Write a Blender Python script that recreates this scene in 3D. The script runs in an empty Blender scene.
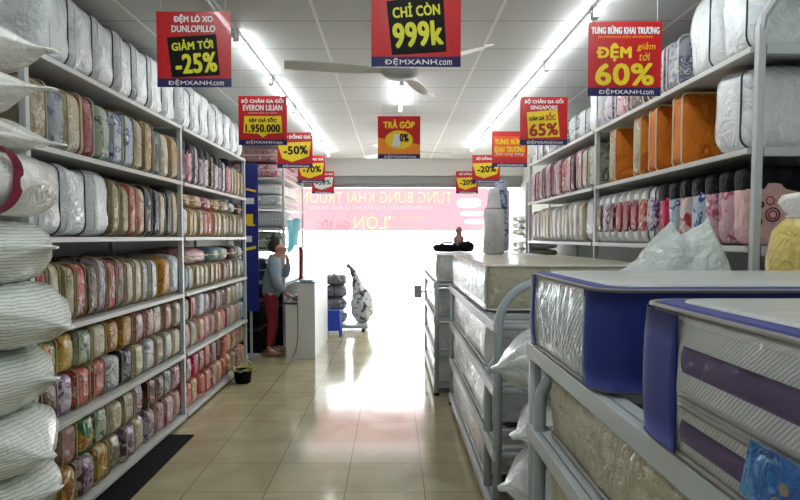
import bpy, bmesh, math, random
from mathutils import Vector, Matrix, noise
PI = math.pi
rnd = random.Random(7)
sc = bpy.context.scene
col = sc.collection

# ------------------------------------------------------------------ camera, sky, exposure
PITCH, FPX, CAMZ = math.radians(3.0), 620.0, 1.6
cam_d = bpy.data.cameras.new('camera'); cam = bpy.data.objects.new('camera', cam_d); col.objects.link(cam)
cam.location = (0, 0, CAMZ); cam.rotation_euler = (PI/2 - PITCH, 0, 0)
cam_d.sensor_width = 36; cam_d.lens = FPX/800*36
cam_d.shift_x = 7/800
cam_d.shift_y = (FPX*math.tan(PITCH) - 13)/800
cam_d.clip_start = 0.05
sc.camera = cam
w = bpy.data.worlds.new('daylight'); sc.world = w; w.use_nodes = True
bg = w.node_tree.nodes['Background']; bg.inputs[0].default_value = (0.95, 0.98, 1.0, 1); bg.inputs[1].default_value = 8.0
sc.view_settings.view_transform = 'Standard'; sc.view_settings.look = 'None'
sc.view_settings.gamma = 1; sc.view_settings.use_curve_mapping = False
sc.view_settings.exposure = 0.22
TUBE_STRENGTH = 30.0
try:
    sc.cycles.use_denoising = True
    sc.cycles.max_bounces = 6; sc.cycles.diffuse_bounces = 3; sc.cycles.glossy_bounces = 3
    sc.cycles.transparent_max_bounces = 12; sc.cycles.sample_clamp_indirect = 6
except Exception: pass

def P(px, py, Y):
    """the point at depth Y seen at pixel (px, py)"""
    cx = (px - 393)/FPX; cy = -(py - 250 + 13 - FPX*math.tan(PITCH) )/FPX
    cy = ((250 - py) + (FPX*math.tan(PITCH) - 13))/FPX
    d = Vector((cx, math.cos(PITCH) + cy*math.sin(PITCH), -math.sin(PITCH) + cy*math.cos(PITCH)))
    t = Y/d.y
    return Vector((d.x*t, Y, CAMZ + d.z*t))

# ------------------------------------------------------------------ materials
def lin(c):
    return tuple((v/12.92 if v <= .04045 else ((v+.055)/1.055)**2.4) for v in [x/255 for x in c]) + (1,)
class NT:
    def __init__(s, name):
        s.m = bpy.data.materials.new(name); s.m.use_nodes = True
        s.t = s.m.node_tree; s.b = s.t.nodes['Principled BSDF']
    def n(s, typ, **kw):
        x = s.t.nodes.new(typ)
        for k, v in kw.items():
            if k.startswith('i_'): x.inputs[k[2:].replace('_', ' ')].default_value = v
            else: setattr(x, k, v)
        return x
    def l(s, a, b): s.t.links.new(a, b)
    def math(s, op, a, b=None):
        x = s.n('ShaderNodeMath', operation=op)
        for i, v in enumerate((a, b)):
            if v is None: continue
            if isinstance(v, (int, float)): x.inputs[i].default_value = v
            else: s.l(v, x.inputs[i])
        return x.outputs[0]
    def coords(s, rand=True):
        tc = s.n('ShaderNodeTexCoord')
        if not rand: return tc.outputs['Object']
        oi = s.n('ShaderNodeObjectInfo')
        sc_ = s.math('MULTIPLY', oi.outputs['Random'], 41.0)
        va = s.n('ShaderNodeVectorMath', operation='ADD')
        s.l(tc.outputs['Object'], va.inputs[0]); s.l(sc_, va.inputs[1])
        return va.outputs[0]
    def bump(s, vec, scale, strength, dist=.01, distortion=1.0, detail=3, coat=True):
        nz = s.n('ShaderNodeTexNoise', i_Scale=scale, i_Detail=detail, i_Distortion=distortion); s.l(vec, nz.inputs['Vector'])
        bp = s.n('ShaderNodeBump', i_Strength=strength, i_Distance=dist); s.l(nz.outputs['Fac'], bp.inputs['Height'])
        s.l(bp.outputs[0], s.b.inputs['Normal'])
        if coat: s.l(bp.outputs[0], s.b.inputs['Coat Normal'])
        return bp
def plain(name, c, rough=.5, metal=0, coat=0, crough=.1, bump=None, spec=.5):
    k = NT(name); k.b.inputs['Base Color'].default_value = lin(c)
    k.b.inputs['Roughness'].default_value = rough; k.b.inputs['Metallic'].default_value = metal
    k.b.inputs['Coat Weight'].default_value = coat; k.b.inputs['Coat Roughness'].default_value = crough
    k.b.inputs['Specular IOR Level'].default_value = spec
    v = k.coords()
    nz = k.n('ShaderNodeTexNoise', i_Scale=6.0, i_Detail=4.0); k.l(v, nz.inputs['Vector'])
    mx = k.n('ShaderNodeMixRGB', blend_type='MULTIPLY'); mx.inputs[0].default_value = .12
    mx.inputs[1].default_value = lin(c); k.l(nz.outputs['Color'], mx.inputs[2]); k.l(mx.outputs[0], k.b.inputs['Base Color'])
    if bump: k.bump(v, bump[0], bump[1], bump[2] if len(bump) > 2 else .01)
    return k.m
def bedding(name, base, a1=None, a2=None, scale=11, coat=.42, stripes=None):
    """patterned cloth seen through its wrinkled clear bag"""
    k = NT(name); v = k.coords()
    k.b.inputs['Roughness'].default_value = .55
    k.b.inputs['Coat Weight'].default_value = coat; k.b.inputs['Coat Roughness'].default_value = .10; k.b.inputs['Specular IOR Level'].default_value = .22
    if a1 is None: a1 = tuple(int(x*.93) for x in base)
    if a2 is None: a2 = tuple(min(255, int(x*1.05)) for x in base)
    if stripes:
        tx = k.n('ShaderNodeTexWave', i_Scale=stripes, i_Distortion=1.2); k.l(v, tx.inputs['Vector']); f = tx.outputs['Fac']
    else:
        tx = k.n('ShaderNodeTexNoise', i_Scale=scale, i_Detail=2.5, i_Distortion=.8); k.l(v, tx.inputs['Vector']); f = tx.outputs['Fac']
    r = k.n('ShaderNodeValToRGB'); k.l(f, r.inputs[0])
    e = r.color_ramp.elements
    e[0].position = .0; e[0].color = lin(base); e[1].position = .51; e[1].color = lin(base)
    for p, c in ((.545, a1), (.60, a1), (.63, a2)):
        x = r.color_ramp.elements.new(p); x.color = lin(c)
    k.l(r.outputs[0], k.b.inputs['Base Color'])
    k.bump(v, 13, .8, .02, 1.6, 4)
    return k.m

M = {}
M['steel'] = plain('painted_steel', (196, 200, 200), .4)
M['grey_steel'] = plain('grey_enamel', (178, 188, 192), .38)
M['rail_grey'] = plain('rail_enamel_glare', (202, 208, 210), .35)  # rails paler than the frame: side glare put into the colour
M['shelf'] = plain('shelf_white', (208, 208, 204), .45)
M['white_plastic'] = plain('white_plastic', (235, 236, 234), .35)
M['black'] = plain('black_rubber', (7, 7, 8), .8, spec=.2)
M['dark'] = plain('dark_trim', (45, 46, 50), .6)
M['red_sign'] = plain('red_print', (200, 14, 22), .35, coat=.35, crough=.03)
M['orange_sign'] = plain('orange_print', (236, 90, 30), .3, coat=.6, crough=.03)
M['navy_sign'] = plain('navy_print', (24, 20, 92), .3, coat=.6, crough=.03)
M['black_print'] = plain('black_print', (10, 10, 9), .5, spec=.2)
M['yellow_print'] = plain('yellow_print', (250, 218, 40), .4)
M['lime_print'] = plain('lime_print', (232, 228, 40), .4)
M['orange_print'] = plain('amber_print', (255, 150, 40), .4)
M['white_print'] = plain('white_print', (245, 245, 245), .4)
M['dkred_print'] = plain('crimson_print', (170, 20, 24), .4)
M['green_print'] = plain('green_print', (40, 130, 70), .4)
M['grey_print'] = plain('grey_print', (120, 120, 125), .5)
M['skin'] = plain('skin', (196, 146, 120), .5)
M['hair'] = plain('black_hair', (22, 18, 18), .45, bump=(60, .6, .004))
M['jacket'] = plain('grey_jacket', (140, 156, 170), .8, bump=(14, .6, .02))
M['trousers'] = plain('red_trousers', (130, 16, 36), .8, bump=(14, .5, .02))
M['shoe'] = plain('tan_shoe', (150, 110, 90), .6)

# pattern palette of the wrapped packs: (words, material)
PAL = {}
def pal(key, words, *a, **k):
    f = 1 if key in ('white', 'silver', 'grey', 'orange', 'card', 'stripegrey', 'darkpatch', 'blue') else .87
    a = [tuple(int(v*f) for v in c) if isinstance(c, tuple) else c for c in a]
    PAL[key] = (words, bedding('bedding_' + key, *a, **k))
pal('beige', 'beige floral', (196, 182, 150), (158, 136, 104), (222, 214, 196))
pal('cream', 'cream', (222, 210, 180), (198, 184, 150), (236, 230, 214))
pal('olive', 'olive beige', (164, 150, 104), (134, 120, 78), (204, 196, 160))
pal('greyblue', 'grey blue floral', (166, 172, 178), (96, 110, 136), (214, 214, 210))
pal('blue', 'blue and white floral', (176, 190, 206), (52, 84, 150), (222, 226, 230))
pal('crimson', 'crimson', (160, 8, 26), (120, 4, 18), (186, 30, 44))
pal('green', 'green and white floral', (190, 200, 176), (56, 120, 84), (226, 222, 206))
pal('darkgreen', 'dark green', (30, 74, 68), (20, 48, 50), (90, 120, 104))
pal('tan', 'tan', (196, 160, 104), (160, 122, 76), (220, 196, 150))
pal('coral', 'coral red floral', (214, 112, 92), (188, 60, 58), (236, 204, 186))
pal('navy', 'navy', (24, 34, 62), (14, 20, 44), (70, 80, 110))
pal('purple', 'purple and white', (206, 190, 206), (104, 62, 136), (230, 224, 228))
pal('redwhite', 'red and white floral', (206, 48, 66), (232, 214, 210), (170, 24, 44))
pal('pink', 'pink floral', (222, 176, 184), (190, 84, 116), (238, 222, 222))
pal('rose', 'dusty rose', (196, 146, 142), (166, 108, 110), (222, 190, 184))
pal('blackred', 'black and red floral', (42, 30, 32), (150, 30, 40), (90, 70, 60))
pal('white', 'white', (228, 230, 230), (214, 218, 220), (240, 240, 240), 5)
pal('grey', 'grey and white', (186, 188, 188), (132, 136, 140), (224, 224, 222))
pal('amber', 'amber', (214, 150, 44), (184, 116, 24), (232, 190, 100))
pal('gold', 'yellow gold floral', (214, 178, 72), (176, 96, 40), (236, 220, 150))
pal('greenyellow', 'green and yellow floral', (70, 140, 84), (214, 190, 70), (190, 100, 60))
pal('peach', 'peach floral', (232, 190, 156), (214, 120, 92), (240, 226, 208))
pal('mauve', 'mauve floral', (178, 146, 164), (112, 70, 96), (220, 206, 210))
pal('brown', 'brown floral', (120, 92, 74), (70, 44, 40), (196, 176, 150))
pal('hotpink', 'hot pink', (226, 46, 98), (196, 20, 72), (244, 120, 150))
pal('paleblue', 'pale blue', (168, 196, 210), (120, 160, 186), (214, 224, 228))
pal('teal', 'bright blue', (72, 152, 190), (40, 110, 160), (150, 196, 214))
pal('orange', 'plain orange', (206, 116, 28), (186, 96, 20), (216, 134, 44), 3, coat=.15)
pal('burgundy', 'burgundy', (104, 20, 40), (66, 12, 26), (170, 80, 92))
pal('silver', 'silver grey', (198, 204, 204), (170, 178, 180), (226, 228, 226), 5)
M['white_bag'] = bedding('clear_bag_white', (226, 230, 230), (210, 216, 218), (240, 242, 242), 4, 1.0)
def striped_bag():
    k = NT('striped_pillow_bag'); v = k.coords(False)
    wv = k.n('ShaderNodeTexWave', i_Scale=22.0, i_Distortion=3.0, i_Detail=2.0, bands_direction='Z'); wv.inputs['Detail Scale'].default_value = 1.0
    k.l(v, wv.inputs['Vector'])
    r = k.n('ShaderNodeValToRGB'); k.l(wv.outputs['Fac'], r.inputs[0])
    r.color_ramp.elements[0].color = lin((178, 198, 176)); r.color_ramp.elements[0].position = .0
    r.color_ramp.elements[1].color = lin((244, 247, 242)); r.color_ramp.elements[1].position = .35
    k.l(r.outputs[0], k.b.inputs['Base Color']); k.b.inputs['Roughness'].default_value = .4
    k.b.inputs['Coat Weight'].default_value = .8; k.b.inputs['Coat Roughness'].default_value = .15
    k.bump(v, 11, .6, .015, 1.5, 4); return k.m
M['striped_bag'] = striped_bag()
M['cream_bag'] = bedding('cream_pillow_bag', (244, 243, 236), (232, 230, 222), (248, 247, 242), 4, .8)
M['crimson_cloth'] = plain('crimson_ribbon', (140, 30, 64), .6)
M['yellow_wrap'] = bedding('yellow_wrap', (216, 196, 110), (200, 178, 92), (230, 214, 140), 4, .7)
M['lime_wrap'] = bedding('lime_wrap', (206, 204, 140), (180, 186, 96), (226, 224, 180), 6, .8)

def thin_plastic(name, c, trans=.35):
    k = NT(name); k.b.inputs['Base Color'].default_value = lin(c); k.b.inputs['Roughness'].default_value = .25
    k.b.inputs['Coat Weight'].default_value = .6
    v = k.coords(); k.bump(v, 9, .8, .02, 2)
    tr = k.n('ShaderNodeBsdfTransparent'); tr.inputs[0].default_value = (.93, .96, .95, 1)
    mx = k.n('ShaderNodeMixShader'); mx.inputs[0].default_value = 1 - trans
    k.l(tr.outputs[0], mx.inputs[1]); k.l(k.b.outputs[0], mx.inputs[2])
    k.l(mx.outputs[0], k.t.nodes['Material Output'].inputs[0]); return k.m
M['poly'] = thin_plastic('crumpled_polythene', (226, 234, 230), .15)
M['poly_clear'] = thin_plastic('clear_film', (225, 230, 230), .93)

# ------------------------------------------------------------------ mesh helpers
def box(bm, x0, x1, y0, y1, z0, z1, bevel=0):
    g = bmesh.ops.create_cube(bm, size=1)
    for v in g['verts']:
        v.co = Vector(((x0+x1)/2 + v.co.x*(x1-x0), (y0+y1)/2 + v.co.y*(y1-y0), (z0+z1)/2 + v.co.z*(z1-z0)))
    if bevel:
        es = list({e for v in g['verts'] for e in v.link_edges})
        bmesh.ops.bevel(bm, geom=es, offset=bevel, segments=2, affect='EDGES', profile=.5)
def tube(bm, pts, r, closed=False, n=8, flat=1.0):
    pts = [Vector(p) for p in pts]; N = len(pts); rings = []
    up = None
    for i, p in enumerate(pts):
        a = pts[(i-1) % N] if (closed or i > 0) else p
        b = pts[(i+1) % N] if (closed or i < N-1) else p
        t = (b - a).normalized()
        if up is None:
            up = Vector((0, 0, 1)) if abs(t.z) < .9 else Vector((1, 0, 0))
        s = t.cross(up)
        if s.length < 1e-5: s = t.orthogonal()
        s.normalize(); up = s.cross(t).normalized()
        rr = r[i] if isinstance(r, (list, tuple)) else r
        rings.append([bm.verts.new(p + s*math.cos(2*PI*k/n)*rr + up*math.sin(2*PI*k/n)*rr*flat) for k in range(n)])
    for i in range(N if closed else N-1):
        A, B = rings[i], rings[(i+1) % N]
        for k in range(n): bm.faces.new((A[k], A[(k+1) % n], B[(k+1) % n], B[k]))
    if not closed:
        bm.faces.new(list(reversed(rings[0]))); bm.faces.new(rings[-1])
def lathe(bm, prof, center=(0, 0, 0), n=24):
    c = Vector(center); rings = []
    for r, z in prof:
        rings.append([bm.verts.new(c + Vector((r*math.cos(2*PI*k/n), r*math.sin(2*PI*k/n), z))) for k in range(n)])
    for A, B in zip(rings, rings[1:]):
        for k in range(n): bm.faces.new((A[k], A[(k+1) % n], B[(k+1) % n], B[k]))
    if prof[0][0] > 1e-4: bm.faces.new(list(reversed(rings[0])))
    if prof[-1][0] > 1e-4: bm.faces.new(rings[-1])
def soft_box(bm, sx, sy, sz, n=5.0, cuts=7, lump=.0, freq=6, seed=0, base=True, dome=0):
    """rounded, slightly lumpy box standing on z=0, centred in x and y"""
    g = bmesh.ops.create_cube(bm, size=2)
    vs0 = set(bm.verts) - set(g['verts'])
    bmesh.ops.subdivide_edges(bm, edges=list({e for v in g['verts'] for e in v.link_edges}), cuts=cuts, use_grid_fill=True)
    off = Vector((seed*3.7, seed*1.3, seed*7.1))
    for v in bm.verts:
        if v in vs0: continue
        p = v.co.copy()
        s = (abs(p.x)**n + abs(p.y)**n + abs(p.z)**n)**(1/n)
        m = max(abs(p.x), abs(p.y), abs(p.z)); q = p*(m/s)
        q = Vector((q.x*sx/2, q.y*sy/2, q.z*sz/2))
        if lump:
            d = noise.noise_vector(q*freq + off)
            q += d*lump*(0.25 if p.z < -.9 else 1)
        v.co = q + Vector((0, 0, sz/2))
        if base and v.co.z < 0: v.co.z = 0
def rr_path(sx, sz, rad, n=5):
    pts = []
    for cx, cz, a0 in ((sx/2-rad, sz/2-rad, 0), (-sx/2+rad, sz/2-rad, PI/2), (-sx/2+rad, -sz/2+rad, PI), (sx/2-rad, -sz/2+rad, 1.5*PI)):
        for k in range(n+1):
            a = a0 + PI/2*k/n; pts.append((cx + rad*math.cos(a), cz + rad*math.sin(a)))
    return pts
def mesh_of(bm, name, mat=None, smooth=True):
    bmesh.ops.recalc_face_normals(bm, faces=bm.faces)
    me = bpy.data.meshes.new(name); bm.to_mesh(me); bm.free()
    if smooth: me.polygons.foreach_set('use_smooth', [True]*len(me.polygons))
    if mat: me.materials.append(mat)
    return me
def obj(name, bm, mat, parent=None, smooth=False, world=False, label=None):
    """ONE mesh object; world=True: the mesh is in world coordinates and is moved under its parent"""
    me = mesh_of(bm, name, mat, smooth) if not isinstance(bm, bpy.types.Mesh) else bm
    o = bpy.data.objects.new(name, me); col.objects.link(o)
    if parent:
        o.parent = parent
        if world: me.transform(Matrix.Translation(-parent.location))
    if label: o['label'] = label
    return o
def tag(o, label, cat, group=None):
    o['label'] = label; o['category'] = cat
    if group: o['group'] = group
    return o
def thing(name, label, cat, loc=(0, 0, 0), rotz=0, group=None):
    o = bpy.data.objects.new(name, None); col.objects.link(o); o.empty_display_size = .1
    o.location = loc; o.rotation_euler = (0, 0, rotz); return tag(o, label, cat, group)
def struct(name, bm, mat, smooth=False):
    o = obj(name, bm, mat, None, smooth); o['kind'] = 'structure'; return o
def shared(name, me, mat, parent):
    o = bpy.data.objects.new(name, me); col.objects.link(o); o.parent = parent
    if not me.materials: me.materials.append(None)
    o.material_slots[0].link = 'OBJECT'; o.material_slots[0].material = mat
    return o
def B(): return bmesh.new()

PLAIN = {'Ư': 'U', 'Ừ': 'Ù', 'Ứ': 'Ú', 'Ơ': 'O', 'Ờ': 'Ò', 'Ớ': 'Ó', 'ư': 'u', 'ừ': 'ù', 'ơ': 'o', 'ớ': 'ó', 'ờ': 'ò', 'Đ': 'D'}
def raw_text(s, shear=0):
    cu = bpy.data.curves.new('lettering', 'FONT'); cu.body = s; cu.size = 1; cu.extrude = .01
    cu.resolution_u = 3; cu.shear = shear; cu.space_character = 1.06
    t = bpy.data.objects.new('lettering_source', cu); col.objects.link(t)
    dg = bpy.context.evaluated_depsgraph_get(); me = bpy.data.meshes.new_from_object(t.evaluated_get(dg))
    bpy.data.objects.remove(t); bpy.data.curves.remove(cu); return me
def xspan(s):
    me = raw_text(s); xs = [v.co.x for v in me.vertices]; ys = [v.co.y for v in me.vertices]; bpy.data.meshes.remove(me)
    return min(xs), max(xs), max(ys)
def text_mesh(s, w, h, bold=.02, extrude=.0008, shear=0):
    base = ''.join(PLAIN.get(c, c) for c in s)
    me = raw_text(base, shear)
    hooks = [i for i, c in enumerate(s) if c in PLAIN]
    if hooks:
        b = bmesh.new(); b.from_mesh(me)
        bar = xspan('|')
        for i in hooks:
            adv = xspan(base[:i] + '|')[1] - bar[1]
            x0, x1, _ = xspan(base[i]); x0 += adv; x1 += adv
            H = xspan('U' if s[i].isupper() else 'u')[2]
            if s[i] == 'Đ': pts = [(x0-.09, H*.46), (x0+.26, H*.46), (x0+.26, H*.56), (x0-.09, H*.56)]
            else:
                q = x1 - (.07 if base[i].lower() in 'oòó' else .0); d = .06 if base[i].lower() in 'oòó' else .0
                pts = [(q-.05, H-.13-d), (q+.02, H-.15-d), (q+.13, H-.06), (q+.13, H+.07), (q+.04, H+.07), (q+.04, H-.03)]
            pts = [(x + shear*y, y) for x, y in pts]
            A = [b.verts.new((x, y, .011)) for x, y in pts]; C = [b.verts.new((x, y, -.011)) for x, y in pts]
            b.faces.new(A); b.faces.new(C[::-1])
            for k in range(len(A)): b.faces.new((A[k], C[k], C[(k+1) % len(A)], A[(k+1) % len(A)]))
        b.to_mesh(me); b.free()
    xs = [v.co.x for v in me.vertices]; ys = [v.co.y for v in me.vertices]
    x0, x1, y0, y1 = min(xs), max(xs), min(ys), max(ys)
    for v in me.vertices:
        v.co = Vector((((v.co.x-x0)/(x1-x0)-.5)*w, -(1 if v.co.z > 0 else 0)*extrude, ((v.co.y-y0)/(y1-y0)-.5)*h))
    me.materials.clear()
    if bold > .004:
        b = bmesh.new(); k = bold*h*1.5
        for i, (dx, dz) in enumerate(((0, 0), (k, 0), (-k, 0), (0, k*.8), (0, -k*.8), (k*.8, k*.6), (-k*.8, -k*.6), (k*.8, -k*.6), (-k*.8, k*.6))):
            n0 = len(b.verts); b.from_mesh(me); b.verts.ensure_lookup_table()
            for v in b.verts[n0:]: v.co += Vector((dx, -.00003*i, dz))
        b.to_mesh(me); b.free()
    return me

# ------------------------------------------------------------------ the room
XL, XR, YB, YF, ZC = -2.5, 2.42, -2.5, 11.7, 3.05
def tile_floor():
    k = NT('polished_tiles'); v = k.coords(False)
    sp = k.n('ShaderNodeSeparateXYZ'); k.l(v, sp.inputs[0])
    def line(o, s, off, wd):
        f = k.math('FRACT', k.math('DIVIDE', k.math('ADD', o, off + 100*s), s))
        return k.math('LESS_THAN', f, wd/s)
    ln = k.math('MAXIMUM', line(sp.outputs['X'], .5, .304, .006), line(sp.outputs['Y'], .5, .19, .005))
    nz = k.n('ShaderNodeTexNoise', i_Scale=3.0, i_Detail=6.0, i_Distortion=.6); k.l(v, nz.inputs['Vector'])
    r = k.n('ShaderNodeValToRGB'); k.l(nz.outputs['Fac'], r.inputs[0])
    r.color_ramp.elements[0].position = .3; r.color_ramp.elements[0].color = lin((172, 161, 126))
    r.color_ramp.elements[1].position = .7; r.color_ramp.elements[1].color = lin((194, 184, 148))
    mx = k.n('ShaderNodeMixRGB'); k.l(ln, mx.inputs[0]); k.l(r.outputs[0], mx.inputs[1]); mx.inputs[2].default_value = lin((112, 102, 82))
    k.l(mx.outputs[0], k.b.inputs['Base Color'])
    rg = k.math('ADD', k.math('MULTIPLY', nz.outputs['Fac'], .12), .07); k.l(rg, k.b.inputs['Roughness'])
    k.b.inputs['Specular IOR Level'].default_value = .6
    return k.m
def ceiling_mat():
    k = NT('ceiling_panels'); v = k.coords(False)
    sp = k.n('ShaderNodeSeparateXYZ'); k.l(v, sp.inputs[0])
    def line(o, s, off, wd):
        f = k.math('FRACT', k.math('DIVIDE', k.math('ADD', o, off + 100*s), s)); return k.math('LESS_THAN', f, wd/s)
    ly = line(sp.outputs['Y'], .62, .1, .014); lx = line(sp.outputs['X'], 1.2, .52, .022)
    m1 = k.n('ShaderNodeMixRGB'); k.l(ly, m1.inputs[0]); m1.inputs[1].default_value = lin((196, 198, 196)); m1.inputs[2].default_value = lin((128, 130, 130))
    m2 = k.n('ShaderNodeMixRGB'); k.l(lx, m2.inputs[0]); k.l(m1.outputs[0], m2.inputs[1]); m2.inputs[2].default_value = lin((236, 236, 234))
    k.l(m2.outputs[0], k.b.inputs['Base Color']); k.b.inputs['Roughness'].default_value = .6
    return k.m
M['wall'] = plain('wall_paint', (196, 198, 192), .8)
M['pave'] = plain('pale_paving', (225, 225, 222), .8)
b = B(); box(b, XL, XR, YB, YF+.3, -.1, 0); struct('floor', b, tile_floor())
b = B(); box(b, XL, XR, YB, YF+.3, ZC, ZC+.1); struct('ceiling', b, ceiling_mat())
b = B(); box(b, XL-.1, XL, YB, YF+.3, 0, ZC); struct('wall_left', b, M['wall'])
b = B(); box(b, XR, XR+.1, YB, YF+.3, 0, ZC); struct('wall_right', b, M['wall'])
b = B(); box(b, XL, XR, YB-.1, YB, 0, ZC); struct('wall_back', b, M['wall'])
b = B(); box(b, XL, XR, YF-.1, YF+.3, 2.74, ZC); struct('trim_1', b, M['white_plastic'])         # beam over the shop front
b = B(); box(b, XL-30, XR+30, YF+.3, YF+30, -.12, -.02); struct('ground', b, M['pave'])
# roller shutter housing under the beam
M['shutter'] = plain('shutter_aluminium', (150, 152, 152), .4, .3)
sh = thing('roller_shutter', 'grey rolled-up metal shutter under the white beam above the shop entrance', 'shutter', (0, YF+.05, 2.54))
b = B(); box(b, XL+.02, XR-.02, YF-.05, YF+.22, 2.60, 2.735, .01); obj('housing', b, M['shutter'], sh, world=True)
b = B(); box(b, XL+.02, XR-.02, YF+.0, YF+.08, 2.53, 2.60); obj('bottom_bar', b, M['shutter'], sh, world=True)
# frameless glass front
g = NT('shop_glass'); tr = g.n('ShaderNodeBsdfTransparent'); gl = g.n('ShaderNodeBsdfGlossy'); gl.inputs['Roughness'].default_value = .02
fr = g.n('ShaderNodeLayerWeight'); fr.inputs[0].default_value = .12
mx = g.n('ShaderNodeMixShader'); g.l(fr.outputs['Facing'], mx.inputs[0]); g.l(tr.outputs[0], mx.inputs[1]); g.l(gl.outputs[0], mx.inputs[2])
g.l(mx.outputs[0], g.t.nodes['Material Output'].inputs[0]); tr.inputs[0].default_value = (.97, .99, .98, 1)
for i, (x0, x1) in enumerate(((XL, -.72), (.95, XR))):
    b = B(); box(b, x0+.01, x1, YF+.12, YF+.13, .0, 2.53); struct('window_%d' % (i+1), b, g.m)

# ------------------------------------------------------------------ fluorescent battens
tm = NT('lit_tube'); tm.b.inputs['Base Color'].default_value = (1, 1, 1, 1)
tm.b.inputs['Emission Color'].default_value = (.93, .98, 1, 1); tm.b.inputs['Emission Strength'].default_value = TUBE_STRENGTH
M['tube_on'] = tm.m
M['tube_off'] = plain('unlit_tube', (200, 202, 204), .3)
def batten_meshes():
    b = B(); box(b, -.014, .014, -.61, .61, -.03, 0, .004); a = mesh_of(b, 'batten_rail', None, False)
    b = B(); tube(b, [(0, -.58, -.052), (0, .58, -.052)], .013, n=10); c = mesh_of(b, 'tube', None)
    b = B()
    box(b, -.02, .02, -.605, -.575, -.08, -.028); e = mesh_of(b, 'end_cap', None, False)
    return a, c, e
bat, tub, cap = batten_meshes()
ORD = ['first', 'second', 'third', 'fourth', 'fifth', 'sixth', 'seventh', 'eighth', 'ninth', 'tenth', 'eleventh', 'twelfth',
       'thirteenth', 'fourteenth', 'fifteenth', 'sixteenth', 'seventeenth', 'eighteenth', 'nineteenth', 'twentieth']
def batten(x, y, on, label, group):
    t = thing('fluorescent_lamp', label, 'lamp', (x, y, ZC), 0, group)
    shared('batten_rail', bat, M['steel'], t); shared('tube', tub, M['tube_on'] if on else M['tube_off'], t)
    for s in (0, PI):
        e = shared('end_cap', cap, M['white_plastic'], t); e.rotation_euler = (0, 0, s)
for i in range(9):
    y = .76 + (i-1)*1.27  # the first tube is out of view, added for front light
    batten(-1.10, y + .45, i != 3, ('unlit ceiling tube in the left row, beside the sign reading -25%' if i == 3 else
           'lit ceiling tube, %s of the left row' % ORD[i]), 'ceiling tubes of the left row')
for i in range(8):
    y = .9 + i*1.23
    batten(1.27, y, True, 'lit ceiling tube, %s of the right row' % ORD[i], 'ceiling tubes of the right row')
for i, y in enumerate((1.9, 6.3, 9.6, -.6, -1.85)):  # last two tubes are unseen, added behind the camera for front light
    batten(.08, y, True, ('lit ceiling tube before the near fan over the aisle', 'lit ceiling tube beyond the near fan over the aisle',
           'lit ceiling tube near the entrance over the aisle', 'unseen ceiling tube added behind the camera for front light', 'unseen ceiling tube added at the rear wall for front light')[i], 'ceiling tubes over the aisle')

# ------------------------------------------------------------------ ceiling fans
def fan(x, y, zh, rot, label):
    t = thing('ceiling_fan', label, 'fan', (x, y, ZC), rot, 'ceiling fans')
    b = B(); lathe(b, [(.0, 0), (.06, 0), (.05, -.05), (.014, -.06), (.012, -(ZC-zh)+.08)], n=14); obj('rod', b, M['white_plastic'], t, True)
    zb = zh - ZC
    b = B(); lathe(b, [(.03, zb+.1), (.1, zb+.085), (.13, zb+.05), (.13, zb+.02), (.1, zb-.01), (.06, zb-.025), (0, zb-.028)], n=24); obj('motor_housing', b, M['steel'], t, True)
    for k in range(3):
        b = B(); a = k*2*PI/3
        me_pts = []
        for (r, hw) in ((.12, .02), (.2, .025), (.26, .055), (.45, .066), (.66, .062), (.78, .045)):
            me_pts.append((r, hw))
        prev = None
        for (r, hw) in me_pts:
            q = [bm_v for bm_v in (b.verts.new((r, -hw, zb+.03-.012+.005)), b.verts.new((r, hw, zb+.03+.012+.005)), b.verts.new((r, hw, zb+.03+.012-.003)), b.verts.new((r, -hw, zb+.03-.012-.003)))]
            if prev:
                for i in range(4): b.faces.new((prev[i], prev[(i+1) % 4], q[(i+1) % 4], q[i]))
            else: b.faces.new(q)
            prev = q
        b.faces.new(prev)
        bl = obj('blade', b, M['white_plastic'], t); bl.rotation_euler = (0, 0, a)
fan(P(400, 75, 4.3).x, 4.3, 2.70, math.radians(-48), 'white ceiling fan with three blades, nearer one behind the 999k sign')
fan(P(399, 152, 8.3).x, 8.3, 2.70, .12, 'white ceiling fan with three blades, farther one behind the TRẢ GÓP sign')

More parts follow.
